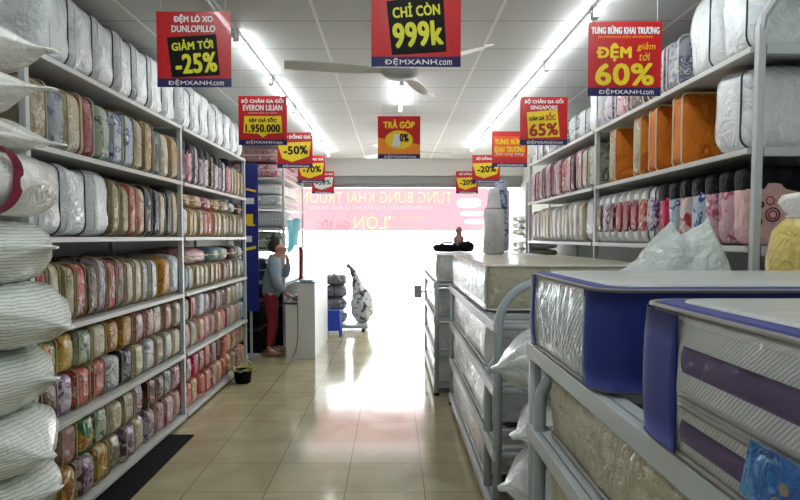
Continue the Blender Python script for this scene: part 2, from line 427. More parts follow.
# ------------------------------------------------------------------ hanging signs
def sign(px, ybot, wpx, label, build, s=.40, tilt=0, mat='red_sign', kind='sale signs hung from the ceiling'):
    """px: left/right pixel mid; wpx: width seen"""
    Y = FPX*s/wpx; p = P(px, ybot, Y); h = s*1.0
    t = thing('hanging_sign', label, 'sign', (p.x, Y, p.z), tilt, kind)
    b = B(); box(b, -s/2, s/2, 0, .004, s*.115, h); obj('board', b, M[mat], t)
    b = B(); box(b, -s/2, s/2, -.0004, .0044, 0, s*.115); obj('brand_band', b, M['navy_sign'], t, label='navy strip along the bottom')
    for q in (-.44, .44):
        b = B(); tube(b, [(q*s, .002, h-.005), (q*s*.96, .002, ZC-p.z)], .0012, n=4); obj('string', b, M['white_plastic'], t)
    def put(txt, cx, cz, w, h_, m, bold=.02, rot=0, shear=0, dy=.003):
        me = text_mesh(txt, w*s, h_*s, bold, .0006, shear); me.materials.append(M[m])
        o = bpy.data.objects.new('lettering', me); col.objects.link(o); o.parent = t
        o.location = (cx*s, -dy, cz*s); o.rotation_euler = (0, rot, 0)
    def panel(pts, m, dy=.0015):
        b = B(); vs = [b.verts.new((x*s, -dy, z*s)) for x, z in pts]; ws = [b.verts.new((x*s, 0, z*s)) for x, z in pts]
        b.faces.new(vs); b.faces.new(list(reversed(ws)))
        for i in range(len(vs)): b.faces.new((vs[i], vs[(i+1) % len(vs)], ws[(i+1) % len(vs)], ws[i]))
        obj('print_panel', b, M[m], t)
    put('ĐỆMXANH', -.06, .055, .58, .085, 'white_print', .012); put('.com', .32, .045, .16, .05, 'white_print', .01)
    build(put, panel); return t
def s25(put, panel):
    put('ĐỆM LÒ XO', 0, .90, .52, .12, 'white_print', .03); put('DUNLOPILLO', 0, .77, .58, .085, 'white_print', .03)
    panel([(-.36, .655), (.30, .70), (.345, .155), (-.30, .125)], 'black_print')
    put('GIẢM TỚI', -.02, .565, .55, .135, 'lime_print', .025, -.07); put('-25%', .03, .315, .54, .25, 'lime_print', .03, -.07)
def s999(put, panel):
    put('SIÊU GIẢM GIÁ', 0, .88, .7, .1, 'white_print', .03)
    panel([(-.33, .72), (.30, .80), (.34, .17), (-.27, .13)], 'black_print')
    put('CHỈ CÒN', -.0, .63, .52, .15, 'lime_print', .02, -.08); put('999k', .02, .36, .54, .26, 'lime_print', .03, -.08)
def s60(put, panel):
    put('TƯNG BỪNG KHAI TRƯƠNG', 0, .89, .92, .11, 'white_print', .03); put('SHOWROOM ĐỆM HẢI PHÒNG', 0, .795, .74, .05, 'orange_print', .02)
    put('ĐỆM', -.15, .59, .46, .23, 'yellow_print', .03); put('giảm', .29, .66, .25, .12, 'yellow_print', .0, 0, .2); put('tới', .27, .53, .15, .11, 'yellow_print', .0, 0, .2)
    put('60%', 0, .29, .78, .28, 'yellow_print', .035)
def s1950(put, panel):
    put('BỘ CHĂN GA GỐI', 0, .90, .86, .12, 'white_print', .025); put('EVERON LILIAN', 0, .76, .8, .11, 'white_print', .03); put('THƯƠNG HIỆU HÀN QUỐC', 0, .655, .6, .04, 'white_print', .0)
    panel([(-.38, .59), (.38, .59), (.40, .25), (.1, .23), (0, .15), (-.1, .23), (-.40, .25)], 'yellow_print')
    put('SẬP GIÁ SỐC', 0, .51, .56, .11, 'black_print', .03); put('1.950.000', 0, .34, .70, .15, 'black_print', .035)
def s65(put, panel):
    put('BỘ CHĂN GA GỐI', 0, .91, .8, .12, 'white_print', .03); put('SINGAPORE', 0, .78, .56, .08, 'white_print', .03)
    panel([(-.36, .68), (.28, .74), (.34, .17), (-.32, .14)], 'yellow_print')
    put('GIẢM GIÁ', -.15, .56, .32, .1, 'black_print', .03, -.06); put('SỐC', .14, .60, .2, .17, 'dkred_print', .02, -.06); put('65%', 0, .32, .58, .24, 'dkred_print', .04, -.06)
def sgop(put, panel):
    panel([(-.5, .115), (.5, .115), (.5, .34), (-.5, .5)], 'orange_print', .0008)
    put('TRẢ GÓP', 0, .82, .72, .2, 'yellow_print', .03)
    panel([(.33*math.cos(a*PI/8), .45+.22*math.sin(a*PI/8)) for a in range(16)], 'yellow_print')
    put('0%', .12, .5, .2, .18, 'black_print', .03)
    panel([(-.16, .3), (.02, .28), (.05, .56), (-.12, .58)], 'white_print', .0022)
def spct(txt, panelcol='yellow_print', textcol='black_print', head='BỘ ĐỒNG GIÁ'):
    def f(put, panel):
        put(head, .05, .88, .8, .15, 'white_print', .03)
        panel([(-.5, .70), (.46, .74), (.40, .33), (-.08, .17), (-.36, .27)], panelcol)
        put(txt, .02, .5, .66, .22, textcol, .035, -.05)
    return f
def sopen(put, panel):
    panel([(-.46, .86), (.46, .86), (.46, .28), (-.46, .28)], 'orange_sign')
    put('TƯNG BỪNG', 0, .72, .84, .17, 'yellow_print', .03); put('KHAI TRƯƠNG', 0, .5, .84, .17, 'yellow_print', .03); put('Sale tưng bừng', 0, .36, .8, .1, 'white_print', .0, 0, .2)
sign(194.5, 87, 73, 'red hanging sign with a black square reading -25% at upper left', s25)
sign(416, 67, 88, 'large red hanging sign reading CHỈ CÒN 999k at the top centre', s999)
sign(624, 96, 72, 'red hanging sign reading ĐỆM 60% on the right, near the white duvets', s60, tilt=.0)
sign(263, 145, 48, 'red hanging sign reading 1.950.000 in a yellow panel', s1950)
sign(543.5, 145, 47, 'red hanging sign reading SINGAPORE and 65% in yellow panel', s65)
sign(399, 159, 42, 'orange red hanging sign reading TRẢ GÓP above the middle of the aisle', sgop)
sign(295, 168, 35, 'red hanging sign with yellow patch reading -50% on the left', spct('-50%'))
sign(311.5, 183, 27, 'red hanging sign with yellow patch reading -70% behind the -50% sign', spct('-70%'))
sign(323, 193.5, 22, 'small red hanging sign with white patch, farthest on the left', spct('-30%', 'white_print', 'green_print'))
sign(509.5, 167, 35, 'orange and red hanging sign reading TƯNG BỪNG KHAI TRƯƠNG on the right', sopen)
sign(486, 183, 27.5, 'red hanging sign with yellow patch reading -20%, nearer of two on the right', spct('-20%'))
sign(467, 193.5, 22, 'red hanging sign with yellow patch reading -20%, farther of two on the right', spct('-20%'))

# ------------------------------------------------------------------ the opening banner hung outside the front
def cloth_mat(name, c, t=.5):
    k = NT(name); v = k.coords(False)
    nz = k.n('ShaderNodeTexNoise', i_Scale=1.5); k.l(v, nz.inputs['Vector'])
    mxc = k.n('ShaderNodeMixRGB'); k.l(nz.outputs['Fac'], mxc.inputs[0]); mxc.inputs[1].default_value = lin(c); mxc.inputs[2].default_value = lin(tuple(min(255, int(x*1.04)) for x in c))
    tl = k.n('ShaderNodeBsdfTranslucent'); k.l(mxc.outputs[0], tl.inputs[0]); k.l(mxc.outputs[0], k.b.inputs['Base Color']); k.b.inputs['Roughness'].default_value = .7
    mx = k.n('ShaderNodeMixShader'); mx.inputs[0].default_value = t
    k.l(k.b.outputs[0], mx.inputs[1]); k.l(tl.outputs[0], mx.inputs[2]); k.l(mx.outputs[0], k.t.nodes['Material Output'].inputs[0]); return k.m
M['banner'] = cloth_mat('banner_red_hazed', (214, 172, 178), .6)  # red cloth, its colour paled to paint in the entrance glare
M['banner_cream'] = cloth_mat('banner_cream', (212, 204, 178), .6)
M['banner_white'] = cloth_mat('banner_white', (225, 210, 212), .6)
M['banner_grey'] = cloth_mat('banner_grey', (176, 160, 166), .55)
YBN = YF + .34
pa, pb = P(286, 188, YBN), P(488, 231, YBN)
bn = thing('banner', 'long red banner with painted-in glare haze and mirrored lettering hung across the bright entrance', 'banner', ((pa.x+pb.x)/2, YBN, pb.z))
BT = []
def ban(txt, x0, x1, y0, y1, m, bold=.02):
    a, c = P(x0, y0, YBN), P(x1, y1, YBN)
    me = text_mesh(txt, c.x-a.x, a.z-c.z, bold, .012)
    for v in me.vertices: v.co.x *= -1; v.co.y += .006
    me.flip_normals()
    q = bmesh.new(); q.from_mesh(me); bmesh.ops.remove_doubles(q, verts=q.verts, dist=.00002); bmesh.ops.recalc_face_normals(q, faces=q.faces); q.to_mesh(me); q.free()
    o = bpy.data.objects.new('lettering', me); col.objects.link(o)
    o.location = Vector(((a.x+c.x)/2, YBN+.002, (a.z+c.z)/2)); BT.append((o, m))
ban('TƯNG BỪNG KHAI TRƯƠNG', 291, 452, 189, 203, 'banner_cream', .0)
ban('CHI NHÁNH MỚI: 1132 ĐƯỜNG QUANG TRUNG', 310, 432, 205, 210, 'banner_white', .0)
ban('LỚN', 354, 386, 213, 229, 'banner_cream', .0)
ban('KHUYẾN MẠI', 386, 424, 214, 221, 'banner_cream', .0)
ban('CỰC SỐC', 386, 414, 223, 229, 'banner_cream', .0)
ban('GIÁ SỐC', 317, 349, 217, 229, 'banner_grey', .0)
for x0, x1, y0, y1 in ((457, 481, 198, 208), (460, 483, 211, 216), (464, 485, 219, 224)):
    a, c = P(x0, y0, YBN), P(x1, y1, YBN); b = B(); soft_box(b, c.x-a.x, .012, a.z-c.z, 3, 4, base=False)
    for v in b.verts: v.co.y = .006 if v.co.y > .0001 else (-.006 if v.co.y < -.0001 else 0)
    bmesh.ops.translate(b, verts=b.verts, vec=(0, .002, 0))
    o = obj('printed_pillow', b, None); o.location = Vector(((a.x+c.x)/2, YBN, c.z)); BT.append((o, 'banner_white'))
b = B(); box(b, pa.x, pb.x, YBN, YBN+.004, pb.z, pa.z); clo = obj('cloth', b, M['banner'], None)
for o, m in BT:
    md = clo.modifiers.new('cut', 'BOOLEAN'); md.operation = 'DIFFERENCE'; md.object = o; md.solver = 'EXACT'; md.use_self = True
dg = bpy.context.evaluated_depsgraph_get(); me = bpy.data.meshes.new_from_object(clo.evaluated_get(dg))
clo.modifiers.clear(); clo.data = me; clo.parent = bn; me.transform(Matrix.Translation(-bn.location))
for o, m in BT:
    for v in o.data.vertices: v.co.y = .0015 if v.co.y > 0 else -.0015
    o.data.materials.clear(); o.data.materials.append(M[m]); o.parent = bn; o.location = o.location - bn.location
for x in (pa.x+.05, pb.x-.05, 0):
    b = B(); tube(b, [(x, YBN, pa.z-.01), (x, YF+.29, 2.75)], .004, n=5); obj('cord', b, M['white_plastic'], bn, world=True)

# ------------------------------------------------------------------ wall racks
SHL = [2.54, 2.07, 1.60, 1.115, .59, .06]           # tops of the left shelves
SHN = ['top shelf', 'second shelf down', 'eye-level shelf', 'fourth shelf down', 'fifth shelf down', 'bottom shelf']
FX, BX = -1.80, -2.44
POST = [3.10, 5.33, 7.60]
def rack(name, label, fx, bx, posts, shelves, top, endbars=False):
    t = thing(name, label, 'rack', ((fx+bx)/2, (posts[0]+posts[-1])/2, 0))
    s = 1 if fx < 0 else -1
    for y in posts:
        for x in (fx - s*.022, bx + s*.022):
            b = B(); box(b, x-.018, x+.018, y-.018, y+.018, 0, top, .003); obj('post', b, M['steel'], t, world=True)
    for a, c in zip(posts, posts[1:]):
        for z in shelves:
            b = B(); xs = sorted((fx - s*.002, bx + s*.002)); box(b, xs[0], xs[1], a+.024, c-.024, z-.014, z)
            box(b, fx - s*.002 - .016, fx - s*.002 + .016, a+.024, c-.024, z-.030, z-.001, .003)
            box(b, bx + s*.002 - .01, bx + s*.002 + .01, a+.024, c-.024, z-.04, z-.001)
            obj('shelf', b, M['shelf'], t, world=True)
    return t
rack('storage_rack', 'long white steel rack of bagged bedding along the left wall', FX, BX, POST, SHL, 2.56)
RFX, RBX = 1.72, 2.36
RPOST = [2.99, 5.33, 7.9]
SHR = [2.51, 2.03, 1.555]
rr = rack('storage_rack', 'white steel rack of duvets and packs along the right wall', RFX, RBX, RPOST, SHR + [.8], 2.60)
for z in SHR:
    b = B(); box(b, RFX+.045, RBX-.045, RPOST[0]-.018, RPOST[0]+.018, z-.046, z-.002, .003); obj('end_bar', b, M['steel'], rr, world=True)
b = B(); tube(b, [(RFX+.022, RPOST[0], 2.58), (RFX+.03, RPOST[0], 2.64), (RFX+.11, RPOST[0], 2.76), (RFX+.16, RPOST[0], 2.78), (RBX-.05, RPOST[0], 2.78)], .022, n=8)
obj('bent_top_bar', b, M['steel'], rr, world=True)

# ---- pack prototypes (front towards +X, standing on z=0)
PT, PD, PH = .150, .46, .40
def pack_mesh(h, seed, lump=.008, t=PT, d=PD, n=7):
    b = B(); soft_box(b, d, t, h, n, 8, lump, 9, seed); return mesh_of(b, 'folded_bedding')
def piping_mesh(h, t=PT, d=PD, r=.0042, rad=.07):
    b = B(); tube(b, [(x, 0, z + h/2) for x, z in rr_path(d*.995, h*.985, rad)], r, True, 6); return mesh_of(b, 'piping')
BODY = {h: [pack_mesh(h, i) for i in range(4)] for h in (.40, .34, .225)}
PIPE = {h: piping_mesh(h, rad=.055 if h > .3 else .035) for h in BODY}
def cap_mesh(h):
    b = B(); soft_box(b, PD+.008, PT+.006, h*.36, 6, 5, .003, 8, 3); me = mesh_of(b, 'top_flap'); me.transform(Matrix.Translation((0, 0, h*.645))); return me
CAP = {h: cap_mesh(h) for h in BODY}
def win_mesh(h):
    b = B(); soft_box(b, .06, PT*1.0, h*.60, 4, 5, .002, 8, 5); me = mesh_of(b, 'window_panel'); me.transform(Matrix.Translation((PD/2-.016, 0, h*.20))); return me
WIN = {h: win_mesh(h) for h in BODY}
def handle_mesh():
    b = B(); tube(b, [(.06*math.cos(a), 0, .055*math.sin(a)) for a in [PI*k/8 for k in range(9)]], .007, n=6, flat=.5); return mesh_of(b, 'carry_handle')
HND = handle_mesh()
M['trim_beige'] = plain('beige_binding', (176, 164, 124), .6)
M['trim_pale'] = plain('pale_binding', (206, 198, 176), .6)
M['trim_white'] = plain('white_binding', (226, 226, 222), .5)
M['trim_dark'] = plain('dark_binding', (40, 40, 46), .6)
M['flap_black'] = bedding('black_flap', (12, 13, 20), (8, 8, 12), (20, 20, 28), 5, .08)
def pack(x, y, z, side, key, where, group, h=.40, t=PT, style='piped', trim='trim_beige', ds=1, win=None, handle=False, look=None, lean=None, hs=1):
    words, m = PAL[key]
    lab = '%s pack %s' % (look or words, where)
    r = thing('bedding_pack', lab, 'bedding pack', (x, y, z+.003), (0 if side == 'L' else PI) + (rnd.uniform(-.035, .035)), group)
    r.scale = (ds, t/PT*.97, hs)
    if lean: r.rotation_euler.x = lean; r.location.z += abs(lean)*t*.5
    me = rnd.choice(BODY[h])
    if style == 'window':
        shared('folded_bedding', me, PAL['white'][1] if win is None else PAL[win][1], r)
        shared('window_panel', WIN[h], m, r)
    else:
        shared('folded_bedding', me, m, r)
    if style == 'capped': shared('top_flap', CAP[h], M['flap_black'], r)
    if style in ('piped', 'window'):
        for s in (-1, 1):
            p = shared('piping', PIPE[h], M[trim], r); p.location = (0, s*PT*.43, 0)
    if handle:
        p = shared('carry_handle', HND, M['trim_dark'], r); p.location = (.06, 0, h-.012)
    return r
def row(side, y0, y1, z, keys, where, group, h=.40, styles=None, trims=None, jitter=.02, hs=1.0, handle=False):
    n = len(keys); t = (y1-y0)/n
    for i, k in enumerate(keys):
        d = PD*(1); fx = FX if side == 'L' else RFX; s = -1 if side == 'L' else 1
        st = styles[i % len(styles)] if styles else 'piped'; tr = trims[i % len(trims)] if trims else 'trim_beige'
        x = fx + s*(PD/2 + .012 + rnd.uniform(0, jitter))
        pack(x, y0 + t*(i+.5), z, side, k, '%s along %s' % (ORD[i], where), group, h, t*.9, st, tr, hs=hs*rnd.uniform(*((.97, 1.0) if 'lower' in where else (.86, 1.0)) ), lean=rnd.uniform(-.035, .035), handle=handle and i % 2 == 0)
A0, A1, B0, B1 = 3.14, 5.30, 5.37, 7.56
G = 'bagged bedding packs on the left rack'
row('L', A0, A1, SHL[1], ['beige', 'greyblue', 'cream', 'crimson', 'green', 'blue', 'blue', 'beige', 'tan', 'darkgreen', 'cream', 'tan'],
    'the second shelf down, left rack near bay', G, trims=['trim_beige', 'trim_pale'], styles=['piped', 'plain', 'piped'])
row('L', B0, B1-.55, SHL[1], ['burgundy', 'pink', 'greyblue', 'mauve', 'grey', 'brown', 'grey', 'mauve', 'grey', 'pink'], 'the second shelf down, left rack far bay', G, h=.40,
    styles=['capped', 'capped', 'piped'], trims=['trim_dark'])
row('L', B1-.55, B1, SHL[1], ['cream', 'beige', 'cream', 'beige'], 'second shelf down past dark-topped ones, left rack far bay', G, h=.34, styles=['piped'])
row('L', A0+.86, A1, SHL[2], ['olive', 'olive', 'coral', 'peach', 'navy', 'navy', 'cream', 'navy', 'cream'], 'the eye-level shelf, left rack near bay', G, styles=['piped', 'plain'])
row('L', B0, B1, SHL[2], ['silver', 'gold', 'cream', 'beige', 'redwhite', 'redwhite', 'peach', 'cream', 'cream', 'brown', 'brown', 'beige', 'blackred', 'beige'], 'eye-level shelf lower layer, left rack far bay', G, h=.225, hs=1.16)
row('L', A0, A1-.52, SHL[3], ['crimson', 'cream', 'olive', 'redwhite', 'brown', 'purple', 'redwhite', 'blackred', 'cream', 'cream', 'grey', 'silver'], 'the fourth shelf down, left rack near bay', G, h=.34, hs=1.05, handle=True)
row('L', A1-.42, A1, SHL[3], ['amber', 'silver'], 'fourth shelf down beside mid post, left rack', G, h=.34, styles=['plain'])
row('L', B0, B1, SHL[3], ['teal', 'cream', 'beige', 'cream', 'cream', 'beige', 'peach', 'rose', 'rose', 'brown', 'grey', 'brown', 'grey', 'greyblue'], 'fourth shelf down lower layer, left rack far bay', G, h=.225)
lay = ['lower', 'upper']
la = [['brown', 'purple', 'coral', 'coral', 'grey', 'navy', 'cream', 'grey', 'beige', 'grey', 'cream'],
      ['greenyellow', 'gold', 'green', 'cream', 'gold', 'amber', 'rose', 'rose', 'cream', 'rose', 'beige']]
lb = [['rose', 'beige', 'peach', 'coral', 'rose', 'peach', 'coral', 'rose', 'cream', 'rose', 'paleblue'],
      ['beige', 'crimson', 'grey', 'mauve', 'burgundy', 'rose', 'burgundy', 'cream', 'beige', 'grey', 'grey']]
lc = [['olive', 'gold', 'mauve', 'gold', 'olive', 'mauve', 'cream', 'purple', 'rose', 'pink', 'rose'],
      ['green', 'rose', 'greenyellow', 'green', 'cream', 'beige', 'mauve', 'blackred', 'brown', 'greyblue', 'pink']]
ld = [['coral', 'peach', 'coral', 'coral', 'rose', 'peach', 'coral', 'peach', 'beige', 'rose', 'peach'],
      ['rose', 'hotpink', 'rose', 'coral', 'rose', 'burgundy', 'coral', 'peach', 'peach', 'rose', 'beige']]
LH = .246
for L in (0, 1):
    row('L', A0, A1, SHL[4]+L*LH, la[L], 'fifth shelf down %s layer, left rack near bay' % lay[L], G, hs=1.08, h=.225, styles=['piped', 'plain', 'piped'])
    row('L', B0, B1, SHL[4]+L*LH, lb[L], 'fifth shelf down %s layer, left rack far bay' % lay[L], G, hs=1.08, h=.225, styles=['plain', 'piped'], trims=['trim_white'])
    row('L', A0, A1, SHL[5]+L*LH, lc[L], 'bottom shelf %s layer, left rack near bay' % lay[L], G, hs=1.08, h=.225, styles=['plain', 'piped'])
    row('L', B0, B1, SHL[5]+L*LH, ld[L], 'bottom shelf %s layer, left rack far bay' % lay[L], G, hs=1.08, h=.225, styles=['plain'])

# lying packs on top of the standing ones, far bay
LYB = []
for i in range(3):
    b = B(); soft_box(b, .44, .30, .13, 4, 7, .012, 8, i+20); LYB.append(mesh_of(b, 'folded_bedding'))
b = B(); tube(b, [(x, y, .065) for x, y in rr_path(.445, .305, .05)], .006, True, 6); LYP = mesh_of(b, 'piping')
def lying(x, y, z, key, where, sy=1, sz=1, group='packs lying flat on the left rack'):
    r = thing('bedding_pack', '%s pack lying flat %s' % (PAL[key][0], where), 'bedding pack', (x, y, z), rnd.uniform(-.05, .05), group)
    r.scale = (1, sy, sz); shared('folded_bedding', rnd.choice(LYB), PAL[key][1], r); shared('piping', LYP, M['trim_beige'], r)
for i, k in enumerate(['tan', 'peach', 'pink', 'peach', 'beige', 'grey', 'blackred']):
    lying(FX-.24, B0+.15+i*.312, SHL[2]+.225*1.16+.002, k, ORD[i] + ' along the eye-level shelf, far bay')
lying(FX-.25, B0+.42, SHL[3]+.226, 'rose', 'first on the fourth shelf down, far bay', 2.5, 1.25)
for i, k in enumerate(['paleblue', 'silver', 'blackred', 'grey']):
    lying(FX-.24, B0+1.02+i*.335, SHL[3]+.226, k, ORD[i+1] + ' on the fourth shelf down, far bay', 1.0, 1.2)

# big white duvet bags
def duvet_meshes(t, h, d=.52):
    out = []
    for i in range(4):
        b = B(); soft_box(b, d, t, h, 6.5, 9, .022, 6, i+40); out.append(mesh_of(b, 'duvet'))
    b = B(); tube(b, [(x, 0, z+h/2) for x, z in rr_path(d*.985, h*.965, .07)], .0042, True, 6); p = mesh_of(b, 'zip_seam')
    return out, p
DV = duvet_meshes(.27, .45)
def duvet(x, y, z, side, label, t=.27, hs=1, ds=1, group='white duvets in clear bags', m=None, lean=0):
    r = thing('bagged_duvet', label, 'duvet', (x, y, z+.003), (0 if side == 'L' else PI) + rnd.uniform(-.06, .06), group); r.scale = (ds, t/.27*.91, hs); r.rotation_euler.x = lean
    shared('duvet', rnd.choice(DV[0]), m or M['white_bag'], r)
    for s in ((-1, 1) if side == 'L' else (1,)):
        p = shared('zip_seam', DV[1], M['dark' if s > 0 else 'trim_white'], r); p.location = (0, s*.27*.36, 0)
n = 7
for i in range(n):
    duvet(FX-.27, A0+.15+(i+.5)*(A1-A0-.2)/n, SHL[0], 'L', 'white duvet in clear bag, %s along the top shelf, left rack near bay' % ORD[i], (A1-A0-.2)/n, rnd.uniform(.92, 1.02))
n = 8
for i in range(n):
    duvet(FX-.27, B0+(i+.5)*(B1-B0)/n, SHL[0], 'L', 'white duvet in clear bag, %s along the top shelf, left rack far bay' % ORD[i], (B1-B0)/n, rnd.uniform(.86, .98))
for i in range(3):
    duvet(FX-.27, A0+.02+(i+.5)*.28, SHL[2], 'L', 'white duvet in clear bag, %s along the eye-level shelf, left rack near bay' % ORD[i], .28, .9)

# ---- the right rack
G = 'bagged packs on the right rack'
RA0, RA1, RB0, RB1 = 3.05, 5.29, 5.37, 7.86
GD = 'duvets on the right rack'
duvet(RFX+.28, RA0+.17, SHR[0], 'R', 'big white duvet in clear bag nearest the end of the right top shelf', .33, 1.05, 1.0, GD)
duvet(RFX+.28, RA0+.52, SHR[0], 'R', 'big white duvet in clear bag, second from the end of the right top shelf', .34, 1.02, 1.0, GD)
for i, (k, y, t, hs) in enumerate([('greyblue', 3.92, .2, .8), ('mauve', 4.18, .26, .8), ('brown', 4.48, .28, .85), ('pink', 4.8, .28, .85), ('purple', 5.1, .24, .85)]):
    pack(RFX+.25, y, SHR[0], 'R', k, '%s past the white duvets on the right top shelf' % ORD[i], G, .40, t, 'piped', 'trim_white', hs=hs)
for i, (y, m) in enumerate([(5.5, 'white'), (5.82, 'silver'), (6.14, 'grey'), (6.46, 'greyblue'), (6.78, 'grey'), (7.1, 'silver'), (7.42, 'grey'), (7.7, 'grey')]):
    duvet(RFX+.28, y, SHR[0], 'R', '%s bagged duvet, %s beyond the mid post on the right top shelf' % (PAL[m][0], ORD[i]), .28, .93 if i < 1 else .62, .95, GD, PAL[m][1])
duvet(RFX+.31, RA0+.22, SHR[1], 'R', 'big white duvet with dark zip on the right second shelf beside orange packs', .34, .97, 1.12, GD)
M['trim_cream'] = plain('cream_binding', (232, 210, 160), .6)
b = B(); soft_box(b, .56, .13, .44, 11, 9, .010, 5, 77); OBODY = mesh_of(b, 'folded_bedding')
b = B(); tube(b, [(x, 0, z+.22) for x, z in rr_path(.56, .436, .03)], .005, True, 6); OPIPE = mesh_of(b, 'piping')
b = B(); soft_box(b, .04, .11, .40, 4, 7, .004, 9, 78); OWIN = mesh_of(b, 'window_panel'); OWIN.transform(Matrix.Translation((.268, 0, .02)))
for i, (y, f) in enumerate([(3.83, 0), (4.18, 0), (4.44, 1), (4.93, 1)]):
    r = thing('bedding_pack', 'plain orange pack%s, %s beyond the white duvet, right second shelf' % (' with floral front' if f else '', ORD[i]), 'bedding pack', (RFX+.295, y, SHR[1]+.003), PI + rnd.uniform(-.03, .03), 'orange packs on the right rack')
    r.scale.z = .98 - .03*f
    shared('folded_bedding', OBODY, PAL['orange'][1], r)
    for q in (-1, 1):
        p = shared('piping', OPIPE, M['trim_cream'], r); p.location = (0, q*.056, 0)
    if f: shared('window_panel', OWIN, PAL['beige'][1], r)
row('R', RB0, RB1, SHR[1], ['green', 'cream', 'pink', 'burgundy', 'pink', 'redwhite', 'pink', 'burgundy', 'pink', 'blackred', 'rose', 'mauve', 'pink'], 'right second shelf beyond the mid post', G, trims=['trim_white', 'trim_dark'])
# eye-level row: the circles pack, then dark-topped and windowed packs
PAL['circles'] = ('pale pink circle-printed', bedding('bedding_circles', (222, 178, 174), (214, 170, 166), (228, 188, 184), 5, .5))
M['flap_black'].node_tree.nodes['Principled BSDF'].inputs['Specular IOR Level'].default_value = .12
pal('pinkred', 'pink and red', (232, 190, 186), (196, 52, 60), (240, 222, 216), 6)
seq = [('circles', 'capped', 0), ('pink', 'capped', 0), ('pink', 'capped', 0), ('blue', 'capped', 0), ('pinkred', 'capped', 0), ('blue', 'capped', 0), ('hotpink', 'capped', 0), ('purple', 'window', 'trim_dark'),
       ('coral', 'window', 'trim_white'), ('crimson', 'window', 'trim_white'), ('crimson', 'window', 'trim_white'), ('crimson', 'window', 'trim_white'), ('burgundy', 'window', 'trim_white'), ('purple', 'window', 'trim_white'), ('brown', 'window', 'trim_white')]
t0 = (RA1-RA0)/len(seq)
for i, (k, st, tr) in enumerate(seq):
    r = pack(RFX+.25, RA0 + .006 + t0*(i+.5), SHR[2], 'R', k, '%s from the near end, right eye-level shelf' % ORD[i], G, .40, t0*.92, st, tr or 'trim_dark', hs=.98)
    if k == 'circles':
        r.rotation_euler.z = PI
        for (x, z, rad, m) in ((.10, .155, .034, 'trim_dark'), (.10, .155, .02, 'dkred_print'), (.115, .225, .020, 'dkred_print'), (.16, .205, .012, 'trim_dark'), (.06, .215, .014, 'trim_dark'), (-.02, .15, .03, 'dkred_print'), (-.08, .2, .018, 'trim_dark'), (.17, .12, .015, 'dkred_print')):
            b = B(); tube(b, [(x + rad*math.cos(q), PT/2 + .001, z + rad*math.sin(q)) for q in [2*PI*j/20 for j in range(20)]], .0035 if rad > .019 else .006, True, 6)
            obj('printed_ring', b, M[m], r, True)
duvet(RFX+.27, RB0+.17, SHR[2], 'R', 'silver grey bagged pillow pack just past the mid post, right eye-level shelf', .3, .88, .9, GD, PAL['silver'][1])
row('R', RB0+.36, RB1, SHR[2], ['cream', 'white', 'cream', 'silver', 'cream', 'cream', 'white', 'beige', 'cream', 'cream', 'rose', 'cream', 'white', 'crimson'], 'right eye-level shelf past the grey pillow', G, trims=['trim_white'], hs=.98)

# ------------------------------------------------------------------ tied bags of pillows, left foreground
def tied_bag(L, hw, hh, tip=.18, seed=0, ridges=11, amp=.05, waist=None, droop=-.2):
    """bag along +X from 0 to L, gathered to a ragged tip at +X; rests on z=0"""
    b = B(); N, K = 26, 40; rings = []
    off = Vector((seed*5.3, seed*2.1, seed))
    for i in range(N+1):
        u = i/N; x = u*L
        if u < .12: f = .80 + .2*math.sin(u/.12*PI/2)
        elif u < 1-tip-.12: f = 1
        elif u < 1-tip*.25:
            q = (u-(1-tip-.12))/(tip*.75+.12); f = 1 - .90*q**(2.4 if tip < .22 else 1.5)
        else: f = .10 - .05*(u-(1-tip*.25))/(tip*.25)
        if waist and abs(u-waist) < .05: f *= 1 - .08*(1-abs(u-waist)/.05)
        ring = []
        for k in range(K):
            a = 2*PI*k/K; ca, sa = math.cos(a), math.sin(a)
            n = 2.6; rr_ = (abs(ca)**n + abs(sa)**n)**(-1/n)
            rd = f*rr_*(1 + amp*math.sin(ridges*a + 2*math.sin(u*5+seed))*(.4+.9*u))
            p = Vector((x, hw*ca*rd, hh*sa*rd))
            p += noise.noise_vector(p*5+off)*.018
            if u > 1-tip: p.z += droop*hh*((u-(1-tip))/tip); p.y *= 1 + .9*max(0, (u-1+tip*.5)/(tip*.5))
            p.z = max(p.z, -hh*.93)
            ring.append(b.verts.new(p + Vector((0, 0, hh*.93))))
        rings.append(ring)
    for A, Bq in zip(rings, rings[1:]):
        for k in range(K): b.faces.new((A[k], A[(k+1) % K], Bq[(k+1) % K], Bq[k]))
    b.faces.new(list(reversed(rings[0]))); b.faces.new(rings[-1])
    return b
def waist_band(hw, hh, x):
    b = B(); pts = []
    for k in range(40):
        a = 2*PI*k/40; ca, sa = math.cos(a), math.sin(a); rr_ = (abs(ca)**2.6 + abs(sa)**2.6)**(-1/2.6)
        pts.append((x, hw*ca*rr_*.99, max(hh*sa*rr_*.99, -hh*.92) + hh*.93))
    tube(b, pts, .006, True, 6); return b
stack = [(.0, .34, 'striped_bag', 'bottommost'), (.30, .30, 'striped_bag', 'second lowest'), (.56, .30, 'striped_bag', 'third lowest'), (.83, .32, 'striped_bag', 'fourth lowest'),
         (1.12, .31, 'striped_bag', 'fifth lowest'), (1.40, .32, 'striped_bag', 'sixth lowest'), (1.69, .31, 'cream_bag', None),
         (1.97, .20, 'cream_bag', 'third from the top'), (2.15, .22, 'cream_bag', 'second from the top'), (2.34, .26, 'cream_bag', 'topmost')]
